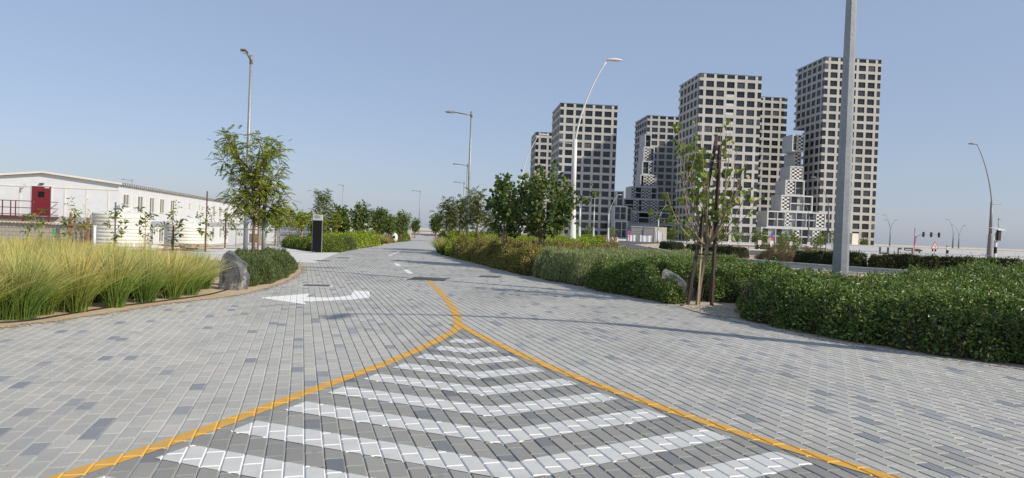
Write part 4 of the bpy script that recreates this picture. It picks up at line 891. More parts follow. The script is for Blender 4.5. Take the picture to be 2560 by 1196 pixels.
# roadside post-and-rail fence
fl = smooth_line([(20.9, 86), (19.6, 72), (19.4, 62), (21.5, 58.5), (27, 56), (35, 54), (47, 51.5)], 6)
fn = tag(empty('roadside_fence', (0, 0, 0)), 'galvanised post and wire fence along the road island', 'fence')
acc = 0; last = None; posts = [fl[0]]
for a, b in zip(fl[:-1], fl[1:]):
    acc += math.hypot(b[0]-a[0], b[1]-a[1])
    if acc > 1.75: posts.append(b); acc = 0
pme = None
for x, y in posts:
    if pme is None: o = MB().tube([(0, 0, 0), (0, 0, 1.05)], 0.045, 10).lathe([(0.045, 1.05), (0.055, 1.06), (0.04, 1.1), (0.0, 1.11)], 10).build('post', 'galv', fn, (x, y, 0)); pme = o.data
    else: link('post', pme, fn, (x, y, 0))
for z in (1.0, 0.12): MB().tube([(x, y, z) for x, y in fl], 0.016, 6).build('rail', 'galv', fn)
b = MB()
for z in np.arange(0.25, 0.95, 0.14): b.tube([(x, y, z) for x, y in fl], 0.004, 4, cap=False)
tag(b.build('wires', 'galv', fn), kind='stuff')
# centre-left small things
tt = tag(empty('totem_sign', (-13.6, 72, 0)), 'distant black totem with red foot and silver top', 'sign')
MB().box(-0.13, 0.13, -0.05, 0.05, 0.58, 1.6).build('panel', 'black', tt); MB().box(-0.135, 0.135, -0.055, 0.055, 0, 0.578).build('foot', 'signred', tt); MB().box(-0.14, 0.14, -0.055, 0.055, 1.602, 1.85).build('header', 'lens', tt)
wsx = tag(empty('white_sculpture', (-12.5, 70.5, 0)), 'white rounded sculpture with dark round spots beyond the bed', 'sculpture')
for dx in (-0.38, 0.42):
    bm = bmesh.new(); bmesh.ops.create_icosphere(bm, subdivisions=3, radius=0.5)
    for v in bm.verts: v.co = Vector((v.co.x*0.75, v.co.y*0.6, 0.5+v.co.z*1.0))
    me = bpy.data.meshes.new('body'); bm.to_mesh(me); bm.free(); me.materials.append(M['white']); me.polygons.foreach_set('use_smooth', [True]*len(me.polygons)); link('body', me, wsx, (dx, 0, 0))
    b = MB(); disc(b, 0.13, -0.30, 0.55, 0, x=dx+0.05); b.build('spot', 'black', wsx)
cbn = tag(MB().box(-0.2, 0.2, -0.2, 0.2, 0, 1.35).box(-0.23, 0.23, -0.23, 0.23, 1.351, 1.42).build('utility_cabinet', 'building_far', None, (-12.7, 85, 0)), 'narrow cream utility cabinet beside the far round tree', 'cabinet')
ip = tag(empty('info_board', (-15.9, 75, 0)), 'white information board behind the yellow-green shrubs', 'sign'); MB().box(-0.3, 0.3, -0.03, 0.03, 0.3, 1.35).build('board', 'white', ip); MB().box(-0.3, 0.3, -0.02, 0.02, 0.22, 0.298).build('foot', 'darkmetal', ip)
fbd = tag(empty('far_building', (-26.5, 105, 0)), 'distant low beige building behind the round trees', 'building'); MB().box(-4, 5, 0, 6, 0, 2.6).build('wall', 'building_far', fbd); MB().box(-4.1, 5.1, -0.1, 6.1, 2.61, 2.8).build('roof', 'boxwhite', fbd)
for x in (-2.5, 0.0, 2.5): MB().box(x, x+1.1, -0.03, -0.002, 0.6, 1.8).build('window', 'winglass', fbd)
ws = tag(empty('warehouse', (2.0, 210, 0), R(-2)), 'pale low warehouse behind the fern-leaved trees', 'building'); MB().box(-14, 3, 0, 15, 0, 5.6).build('wall', 'hoard', ws); MB().box(-14.2, 3.2, -0.2, 15.2, 5.61, 6.0).build('roof', 'boxwhite', ws)
ob = tag(empty('barrier_stack', (22.6, 158, 0)), 'heap of orange and white plastic road barriers', 'barrier')
for k in range(6): MB().prism([(-0.25, 0), (0.25, 0), (0.12, 0.35), (0.1, 1.0), (-0.1, 1.0), (-0.12, 0.35)], -0.5, 0.5).build('barrier', 'orange' if k % 2 == 0 else 'white', ob, (-1.5+k*0.6, rng.uniform(-0.4, 0.4), 0), rng.uniform(-0.3, 0.3))
ob2 = tag(MB().prism([(-0.5, 0), (0.5, 0), (0.42, 1.2), (-0.42, 1.2)], -0.3, 0.3).prism([(-0.36, 1.201), (0.36, 1.201), (0.3, 1.5), (-0.3, 1.5)], -0.25, 0.25).build('plastic_bin', 'orange', None, (12.0, 160, 0)), 'lone orange plastic bin left of the tall white lamp', 'bin')

# ================================================================== VEGETATION
def unit(a): return a/np.maximum(np.linalg.norm(a, axis=-1, keepdims=True), 1e-9)
LEAF4 = (np.array([(0, 0, 0), (0.45, 0.5, 0.12), (1, 0, -0.05), (0.45, -0.5, 0.12)]), np.array([(0, 3, 2), (0, 2, 1)]))
LEAF6 = (np.array([(0, 0, 0), (0.22, 0.46, 0.08), (0.62, 0.40, 0.08), (1, 0, -0.12), (0.62, -0.40, 0.08), (0.22, -0.46, 0.08)]), np.array([(0, 5, 4, 3), (0, 3, 2, 1)]))
def scatter(P, ax, nr, L, W, tpl):
    ax = unit(ax); sd_ = unit(np.cross(nr, ax)); nr = np.cross(ax, sd_); T, F = tpl; k = len(T)
    V = P[:, None, :] + L[:, None, None]*(T[None, :, 0:1]*ax[:, None, :] + T[None, :, 2:3]*nr[:, None, :]) + W[:, None, None]*T[None, :, 1:2]*sd_[:, None, :]
    Fa = F[None] + (np.arange(len(P))*k)[:, None, None]
    return V.reshape(-1, 3), Fa.reshape(-1, F.shape[1])
class Wave:                                       # smooth random bumps
    def __init__(s, seed, sc_):
        g = np.random.default_rng(seed); s.k = g.normal(0, 1, (10, 2))*sc_; s.p = g.uniform(0, 6.28, 10)
    def __call__(s, X, Y): return sum(np.sin(k[0]*X+k[1]*Y+p) for k, p in zip(s.k, s.p))/3.2
def shrub(name, label, poly, H, leaf, dens, L, asp, seed, style='broad', edge=0.30, bump=0.10, twig='twig', holes=(), hmul=None):
    g = np.random.default_rng(seed); poly = [tuple(p) for p in poly]
    xs, ys = [p[0] for p in poly], [p[1] for p in poly]; area = abs(sum(poly[i][0]*poly[(i+1) % len(poly)][1]-poly[(i+1) % len(poly)][0]*poly[i][1] for i in range(len(poly))))/2
    per = sum(math.hypot(poly[i][0]-poly[i-1][0], poly[i][1]-poly[i-1][1]) for i in range(len(poly)))
    w1, w2, we = Wave(seed, 2.2), Wave(seed+1, 9.0), Wave(seed+2, 3.0)
    def height(X, Y):
        d = edge_dist(poly, X, Y) - 0.12*(we(X, Y)+0.4); d = np.where(inside(poly, X, Y), d, -1)
        for hx_, hy_, hr in holes: d = np.minimum(d, np.hypot(X-hx_, Y-hy_)-hr)
        Hh = H*hmul(X, Y) if hmul else H
        return np.where(d > 0, Hh*np.clip(d/edge, 0, 1)**0.42*(1+bump*w1(X, Y)+0.9*bump*w2(X, Y)), 0), d
    n = int((area+per*H*1.0)*dens); n0 = int(n*(area+per*0.7)/(area+per*H))
    bx = max(xs)-min(xs); by = max(ys)-min(ys); need = int(n0*bx*by/area)
    X = g.uniform(min(xs), max(xs), need); Y = g.uniform(min(ys), max(ys), need); h, d = height(X, Y); k = h > 0.03; X, Y, h, d = X[k], Y[k], h[k], d[k]
    # more leaves on the flanks
    fl_ = d < edge*1.3; rep = np.where(fl_)[0]; rep = np.concatenate([rep, rep, rep]) if len(rep) else rep
    X = np.concatenate([X, X[rep]+g.normal(0, 0.05, len(rep))]); Y = np.concatenate([Y, Y[rep]+g.normal(0, 0.05, len(rep))]); h, d = height(X, Y); k = h > 0.03; X, Y, h, d = X[k], Y[k], h[k], d[k]
    side = d < edge
    Z = np.where(side, h*g.uniform(0.04, 1.0, len(h))**0.75, h*(1-0.28*g.uniform(0, 1, len(h))**2))
    spr = g.random(len(h)) < 0.05; Z = np.where(spr & ~side, h + g.uniform(0.01, 0.12, len(h)), Z)
    e = 0.05; gx = (height(X+e, Y)[0]-height(X-e, Y)[0])/(2*e); gy = (height(X, Y+e)[0]-height(X, Y-e)[0])/(2*e)
    out = unit(np.stack([-np.clip(gx, -3, 3), -np.clip(gy, -3, 3), np.ones(len(X))], -1))
    P = np.stack([X, Y, Z], -1) + out*g.uniform(-0.05, 0.05, len(X))[:, None]
    rnd = unit(g.normal(0, 1, (len(X), 3)))
    if style == 'broad': ax = out*0.5+rnd*0.9+np.array([0, 0, 0.25]); nr = out*0.8+rnd[:, [1, 2, 0]]*0.8+np.array([0, 0, 0.3])
    elif style == 'upright': ax = out*0.35+rnd*0.45+np.array([0, 0, 0.9]); nr = out*0.6+rnd[:, [1, 2, 0]]
    else: ax = rnd+out*0.3; nr = rnd[:, [2, 0, 1]]+out*0.5
    Ls = L*g.uniform(0.65, 1.3, len(X)); r = tag(empty(name, (0, 0, 0)), label, 'shrubs', None, 'stuff')
    V, F = scatter(P, ax, nr, Ls, Ls*asp*g.uniform(0.8, 1.2, len(X)), LEAF4)
    link('leaves', np_mesh('leaves', V, F, leaf), r)
    # inner mass of twigs: a rough body a little below the leaf surface, its dark colour giving the gaps shade
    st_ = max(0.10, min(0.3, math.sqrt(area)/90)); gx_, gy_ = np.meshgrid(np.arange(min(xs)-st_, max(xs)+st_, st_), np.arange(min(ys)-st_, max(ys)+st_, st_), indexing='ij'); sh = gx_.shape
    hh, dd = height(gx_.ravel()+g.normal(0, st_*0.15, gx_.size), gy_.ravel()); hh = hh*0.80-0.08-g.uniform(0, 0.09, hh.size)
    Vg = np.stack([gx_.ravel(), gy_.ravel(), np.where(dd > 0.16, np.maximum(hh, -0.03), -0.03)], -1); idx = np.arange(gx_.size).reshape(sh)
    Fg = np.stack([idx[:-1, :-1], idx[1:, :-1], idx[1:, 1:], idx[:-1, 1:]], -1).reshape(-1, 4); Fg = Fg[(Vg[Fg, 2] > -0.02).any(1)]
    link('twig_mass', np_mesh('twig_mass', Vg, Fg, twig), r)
    # bare stems along the flank
    ns = int(per*7); t = g.integers(0, len(poly), ns); u = g.random(ns); pa = np.array(poly); A = pa[t]*(1-u[:, None])+pa[(t+1) % len(poly)]*u[:, None]
    cen = pa.mean(0); A = A + unit(cen-A)*g.uniform(0.15, 0.4, ns)[:, None]
    ok_ = inside(poly, A[:, 0], A[:, 1]); A = A[ok_]; b = MB()
    for p in A[:420]:
        q = g.normal(0, 0.14, 2); hz = H*g.uniform(0.45, 0.85); b.tube([(p[0], p[1], -0.02), (p[0]+q[0]*0.5, p[1]+q[1]*0.5, hz*0.5), (p[0]+q[0], p[1]+q[1], hz)], [0.009, 0.007, 0.004], 4, cap=False)
    if b.v: b.build('stems', twig, r)
    return r
Z1 = [(9.6, 6.4), (6.98, 9.25), (6.1, 10.1), (5.22, 11.4), (4.72, 12.7), (4.5, 13.7), (4.85, 14.7), (5.35, 16.0), (6.1, 17.6), (6.9, 19.2), (7.9, 19.6), (8.2, 17.6), (9.2, 16.9), (10.6, 17.8), (13.5, 20.5), (17.5, 22.5), (17.5, 17), (13, 10)]
shrub('broadleaf_shrubs', 'deep green broadleaf hedge filling the right foreground', Z1, 0.92, 'lf_broad', 950, 0.072, 0.48, 11, 'broad', 0.45, 0.13, holes=[(7.66, 16.0, 0.2)], hmul=lambda X, Y: 0.79+0.25*np.clip((X-7.6)/4.0, 0, 1)+0.08*np.clip((12.5-Y)/3, 0, 1))
Z2 = [(3.78, 15.95), (3.0, 17.75), (2.3, 19.3), (2.15, 20.4), (3.4, 21.6), (6.0, 21.8), (8.5, 20.0), (6.8, 17.5), (5.5, 17.0), (4.55, 16.75), (4.1, 16.3)]
shrub('broadleaf_shrubs', 'lower glossy green shrubs around the half-buried boulder', Z2, 0.80, 'lf_broad', 1300, 0.06, 0.5, 21, 'broad', 0.35, 0.12, holes=[(4.4, 17.15, 0.6)])
Z3 = [(2.05, 20.45), (1.2, 22.5), (0.75, 24.0), (1.8, 27.2), (5.0, 30.3), (7.2, 31.2), (7.7, 27.5), (7.9, 23.0), (7.8, 20.9), (6.0, 22.0), (3.4, 21.8)]
shrub('sage_shrubs', 'grey-green sage-like shrubs in the middle of the right bed', Z3, 0.86, 'lf_sage', 950, 0.085, 0.22, 31, 'upright', 0.35, 0.08)
Z4 = [(0.6, 24.4), (-0.4, 27.6), (-1.25, 30.8), (-2.7, 35.9), (-3.6, 39.2), (-1.0, 40.5), (2.5, 37.5), (6.5, 33.5), (5.0, 30.9), (1.6, 27.4)]
shrub('olive_shrubs', 'mixed olive and russet shrubs at the foot of the two round-leaved trees', Z4, 0.82, 'lf_olive', 620, 0.095, 0.45, 41, 'broad', 0.4, 0.22)
Z5 = [(-3.75, 39.6), (-4.6, 45), (-4.9, 49.5), (-1.5, 53), (4, 48), (6, 38), (2.6, 38.2), (-1.0, 41.0)]
shrub('lime_shrubs', 'bright lime-green shrub bank behind the round-leaved trees', Z5, 1.02, 'lf_lime', 330, 0.12, 0.5, 51, 'broad', 0.5, 0.10)
shrub('lime_shrubs', 'thin yellow-green shrub strip far behind the white lamps', [(-5, 62), (8, 60), (8, 64), (-5, 70)], 1.1, 'lf_lime', 120, 0.18, 0.5, 52, 'broad', 0.5, 0.10)
shrub('oleander_shrubs', 'dark narrow-leaved shrubs between the boulder and the feathery tree', [(-6.3, 16.5), (-6.15, 17.8), (-6.5, 20.2), (-7.15, 23.0), (-7.85, 25.0), (-9.2, 26.4), (-10.2, 25.8), (-9.6, 23.0), (-8.0, 19.6), (-6.95, 17.3)], 0.47, 'lf_oleander', 1000, 0.085, 0.2, 61, 'upright', 0.35, 0.16, holes=[(-9.35, 25.0, 0.15)])
B2 = [(-13.9, 43.0), (-12.3, 40.7), (-11.0, 38.9), (-10.0, 39.9), (-10.2, 43.5), (-12.5, 45.0), (-15.5, 46)]
shrub('broadleaf_shrubs', 'low green shrubs behind the black totem sign', B2, 0.60, 'lf_mid', 420, 0.10, 0.5, 71, 'broad', 0.35, 0.12)
shrub('sage_shrubs', 'small grey-green shrub patch right of the black totem sign', [(-10.2, 43.6), (-10.4, 46.2), (-12.6, 47), (-12.5, 45.1)], 0.62, 'lf_oleander', 380, 0.10, 0.25, 72, 'upright', 0.35, 0.08)
shrub('lime_shrubs', 'yellow-green shrubs tapering along the left side of the road', [(-10.45, 46.4), (-10.65, 50), (-11.1, 58.5), (-12.5, 59.5), (-15.5, 52), (-14.5, 47.3)], 0.85, 'lf_lime', 260, 0.13, 0.5, 73, 'broad', 0.4, 0.14)
shrub('olive_shrubs', 'brownish low shrubs beside the road beyond the first bed', [(-13.6, 66.5), (-11.9, 66.8), (-11.9, 72), (-15.5, 72)], 0.55, 'lf_olive', 200, 0.15, 0.5, 74, 'broad', 0.4, 0.12)
shrub('broadleaf_shrubs', 'far green shrubs beside the road under the round tree', [(-15.5, 72.2), (-11.9, 72.2), (-12.0, 81), (-14.5, 96), (-20, 92)], 0.75, 'lf_mid', 110, 0.2, 0.5, 75, 'broad', 0.4, 0.12)
shrub('broadleaf_shrubs', 'distant dark hedge where the road bends out of sight', [(-8.4, 92), (-12.6, 118), (-6, 122), (2, 100), (-5, 88)], 0.95, 'lf_mid', 60, 0.26, 0.5, 76, 'broad', 0.5, 0.08)
shrub('olive_shrubs', 'far scrub strip left of the road bend', [(-26, 125), (-17.5, 118), (-21, 140), (-34, 150)], 1.1, 'lf_olive', 40, 0.3, 0.5, 77, 'broad', 0.5, 0.15)
def hedge(label, pts, w_, H, seed, m='lf_hedge', dens=420, twig='twig'):
    P = [Vector(p) for p in pts]; L_, R_ = [], []
    for i in range(len(P)):
        d = (P[min(i+1, len(P)-1)]-P[max(i-1, 0)]).normalized(); s = Vector((-d.y, d.x)); L_.append(tuple(P[i]+s*w_/2)); R_.append(tuple(P[i]-s*w_/2))
    shrub('trimmed_hedge', label, L_+R_[::-1], H, m, dens, 0.11, 0.5, seed, 'mess', 0.22, 0.07, twig)
hedge('short dark clipped hedge at the tip of the road island', [(19.6, 88), (19.0, 78)], 1.6, 0.86, 81)
hedge('long dark clipped hedge behind the tree stakes', [(18.6, 71), (18.4, 61), (19.2, 57.5)], 1.6, 0.86, 82)
hedge('dark clipped hedge left of the galvanised column', [(20.0, 48.6), (21.6, 46.6), (23.2, 45.2)], 1.5, 0.86, 83)
hedge('long dark clipped hedge right of the galvanised column', [(23.4, 45.1), (25.5, 44.0), (28.5, 43.0), (31.5, 42.3)], 1.5, 0.86, 84)
hedge('clipped hedge behind the striped sign post', [(35.5, 42), (40, 41), (46, 39.8)], 1.5, 0.86, 85)
shrub('dry_scrub', 'dry brown scrub behind the fence beside the tall chevron sign', [(19.9, 57), (21.5, 54.5), (26, 51.5), (26.5, 53.5), (22, 57.5)], 0.8, 'lf_dry', 300, 0.09, 0.3, 86, 'mess', 0.5, 0.3, 'drytwig')
shrub('dry_scrub', 'dry brown scrub at the right end of the clipped hedge', [(31.2, 42.9), (34.2, 41.8), (35.4, 42.3), (33, 44.2)], 0.95, 'lf_dry', 300, 0.09, 0.3, 87, 'mess', 0.5, 0.3, 'drytwig')
shrub('verge_shrubs', 'yellowish verge planting before the broad left tower', [(6, 168), (24, 168), (24, 172), (6, 172)], 0.95, 'lf_lime', 30, 0.4, 0.5, 88, 'broad', 0.6, 0.1)
hedge('low far hedge before the white checkered boxes', [(42, 118), (49, 119)], 2.0, 1.1, 89, 'lf_mid', 60)

# ---- feathery grass clumps
def clump_mesh(seed, n, H):
    g = np.random.default_rng(seed); S = 6; s = np.linspace(0, 1, S)
    az = g.uniform(0, 2*math.pi, n); r0 = np.abs(g.normal(0, 0.075, n)); L = H*g.uniform(0.62, 1.18, n); lean = np.abs(g.normal(0.27, 0.28, n))
    cur = g.uniform(1.5, 2.3, n); wind = g.normal(0.055, 0.05, n)
    ho = (lean[:, None]*s[None]*0.55 + lean[:, None]*0.75*s[None]**cur[:, None])*L[:, None]
    z = L[:, None]*s[None]*(1-0.38*np.minimum(lean, 0.8)[:, None]*s[None]**1.5)
    x = (r0*np.cos(az))[:, None]+ho*np.cos(az)[:, None]+wind[:, None]*L[:, None]*s[None]**2; y = (r0*np.sin(az))[:, None]+ho*np.sin(az)[:, None]
    wd = (g.uniform(0.0032, 0.0068, n))[:, None]*np.array([0.8, 1.0, 1.0, 0.85, 0.65, 0.22])[None]
    pa = g.uniform(0, 2*math.pi, n); px_, py_ = np.cos(pa), np.sin(pa)
    A = np.stack([x-wd*px_[:, None], y-wd*py_[:, None], z], -1); B = np.stack([x+wd*px_[:, None], y+wd*py_[:, None], z], -1)
    V = np.stack([A, B], 2).reshape(-1, 3); base = (np.arange(n)*S*2)[:, None]+np.arange(S-1)[None]*2
    F = np.stack([base, base+1, base+3, base+2], -1).reshape(-1, 4)
    t = np.repeat(np.tile(s, n), 2)*np.repeat(np.clip(L/H, 0.5, 1.1), S*2)
    return np_mesh('blades', V, F, 'grass', np.clip(t, 0, 1))
GM = [clump_mesh(100+k, 640, 1.0) for k in range(5)]
def clump(label, group, x, y, s, k):
    o = link('grass_clump', GM[k % 5], None, (x, y, 0.0), rng.uniform(-0.6, 0.6)); o.scale = (s*rng.uniform(0.9, 1.1), s*rng.uniform(0.9, 1.1), s*rng.uniform(0.94, 1.08))
    return tag(o, label, 'grass clump', group)
front = [(-7.75, 9.6, 0.95, 'grass clump cut by the left picture edge'), (-7.35, 10.35, 1.06, 'big dark-green fountain of grass at the lower left corner'), (-7.12, 11.3, 1.0, 'second grass clump along the sandy edge from the left'), (-6.95, 12.1, 1.02, 'third grass clump along the sandy edge from the left'),
         (-6.85, 12.95, 0.98, 'fourth grass clump along the sandy edge from the left'), (-6.75, 13.75, 0.95, 'fifth grass clump along the sandy edge from the left'), (-6.75, 14.45, 0.88, 'sixth grass clump along the sandy edge from the left'), (-6.98, 15.15, 0.86, 'grass clump one short of the upright boulder'), (-7.05, 15.85, 0.80, 'last grass clump touching the upright boulder')]
for k, (x, y, s, l) in enumerate(front): clump(l, 'front row of grass clumps', x, y, s, k)
k = 0
for r_ in range(1, 14):
    for q in range(0, 16):
        x = -6.9-r_*0.62+rng.normal(0, 0.10); y = 9.2+q*0.66+(r_ % 2)*0.33+rng.normal(0, 0.12)
        if x < -0.78*y-1.6 or y > 16.4+0.30*r_ or (r_ <= 1 and y > 15.6) or (r_ == 1 and x > -7.15 and y > 15.0): continue
        clump('grass clump inside the dense feathery stand behind the front row', 'grass clumps behind the front row', x, y, rng.uniform(0.74, 1.0), k); k += 1
for x, y, s, l in ((-4.15, 41.5, 0.95, 'pale grass tuft at the near end of the lime hedge tip'), (-4.6, 44.2, 0.95, 'pale grass tuft in the middle of the lime hedge tip'), (-5.0, 47.6, 1.0, 'pale grass tuft at the far end of the lime hedge tip'), (-11.3, 59.6, 0.9, 'pale grass tuft ending the left roadside bed')):
    for j in range(1): clump(l, 'roadside grass tufts', x, y, s*1.05, k); k += 1
hs = tag(MB().tube(smooth_line([(-8.2, 9.2, 0.02), (-7.2, 10.0, 0.022), (-7.05, 10.9, 0.02), (-6.95, 12.0, 0.022), (-6.65, 13.2, 0.02), (-6.4, 14.6, 0.022), (-6.55, 16.2, 0.02)], 4), 0.014, 6).build('drip_hose', 'hose'), 'black drip irrigation hose lying along the grass edge', 'hose')

# ---- boulders
def boulder(label, loc, pts, seed, sub=3):
    bm = bmesh.new(); [bm.verts.new(p) for p in pts]; r_ = bmesh.ops.convex_hull(bm, input=bm.verts)
    bmesh.ops.bevel(bm, geom=list(bm.edges), offset=0.02, segments=1, affect='EDGES', profile=0.6)
    bmesh.ops.triangulate(bm, faces=bm.faces); bmesh.ops.subdivide_edges(bm, edges=bm.edges, cuts=sub, use_grid_fill=True)
    g = np.random.default_rng(seed); K = g.normal(0, 1, (14, 3)); K = K*(4+14*g.random((14, 1))); ph = g.uniform(0, 6, 14)
    bm.normal_update()
    for v in bm.verts:
        d = sum(math.sin(K[i]@np.array(v.co)+ph[i])/(1+0.12*np.linalg.norm(K[i])) for i in range(14)); v.co += v.normal*d*0.017
    me = bpy.data.meshes.new('boulder'); bm.to_mesh(me); bm.free(); me.materials.append(M['rock']); o = link('boulder', me, None, loc)
    return tag(o, label, 'boulder')
boulder('upright dark veined boulder at the end of the grass', (-6.45, 16.05, -0.05), [(-0.30, -0.22, 0), (0.22, -0.26, 0), (0.30, 0.15, 0), (-0.28, 0.25, 0), (-0.33, -0.16, 0.25), (0.29, -0.22, 0.22), (0.30, 0.12, 0.35), (-0.25, 0.2, 0.4), (-0.28, -0.12, 0.48), (0.16, -0.14, 0.66), (0.20, 0.05, 0.62), (-0.05, -0.1, 0.72), (0.05, 0.1, 0.70)], 3)
boulder('pale slab of rock leaning behind the dark boulder', (-6.85, 16.9, -0.05), [(-0.3, -0.1, 0), (0.35, -0.1, 0), (0.3, 0.15, 0), (-0.3, 0.15, 0), (-0.22, -0.08, 0.85), (-0.1, 0.1, 0.92), (0.0, -0.1, 0.88), (0.38, -0.06, 0.62), (0.3, 0.12, 0.6)], 5)
boulder('blue-grey boulder half hidden in the right shrubs', (4.28, 17.75, -0.02), [(-0.45, -0.25, 0), (0.48, -0.25, 0), (0.5, 0.3, 0), (-0.5, 0.3, 0), (-0.42, -0.12, 0.72), (-0.28, 0.1, 0.82), (0.42, -0.2, 0.30), (0.52, 0.0, 0.2), (0.0, -0.22, 0.62), (0.1, 0.25, 0.6), (0.4, 0.25, 0.35)], 9)
boulder('small white stone on the sand near the tree stakes', (3.95, 15.75, -0.01), [(-0.07, -0.05, 0), (0.07, -0.05, 0), (0.06, 0.06, 0), (-0.07, 0.05, 0), (-0.03, 0, 0.12), (0.04, -0.02, 0.10)], 10, 1)
boulder('pale stone among the shrubs right of the totem sign', (-11.0, 44.2, 0.3), [(-0.3, -0.2, 0), (0.3, -0.2, 0), (0.3, 0.2, 0), (-0.3, 0.2, 0), (-0.15, 0, 0.42), (0.12, 0.05, 0.5)], 12, 1)
# gravel and sand in the tree pit
tag(sheet('tree_pit', [(4.05, 14.55), (4.35, 13.9), (4.85, 13.8), (5.2, 15.2), (5.5, 16.5), (5.0, 17.3), (4.3, 16.9), (3.8, 16.0)], 0.016, 'gravel'), kind='structure')
g = np.random.default_rng(5); n = 2600; X = g.uniform(3.75, 5.3, n); Y = g.uniform(13.9, 16.6, n); k = inside([(4.1, 14.6), (4.4, 14.0), (4.8, 13.9), (5.1, 15.2), (4.9, 16.0), (4.4, 16.2), (3.9, 15.8)], X, Y); X, Y = X[k], Y[k]; n = len(X)
OC = np.array([(1, 0, 0), (-1, 0, 0), (0, 1, 0), (0, -1, 0), (0, 0, 1), (0, 0, -1)], float); OF = np.array([(0, 2, 4), (2, 1, 4), (1, 3, 4), (3, 0, 4)])
sz = g.uniform(0.008, 0.022, n); V = np.stack([X, Y, np.full(n, 0.018)], -1)[:, None]+OC[None]*sz[:, None, None]*g.uniform(0.6, 1.2, (n, 1, 3)); F = OF[None]+(np.arange(n)*6)[:, None, None]
M['pebble'] = leafmat('pebble', [(0, (0.25, 0.21, 0.16)), (0.5, (0.42, 0.37, 0.30)), (1, (0.60, 0.55, 0.47))], 0.0, 0.9)
tag(link('gravel', np_mesh('gravel', V.reshape(-1, 3), F.reshape(-1, 3), 'pebble')), 'loose tan gravel around the staked tree foot', 'gravel', None, 'stuff')

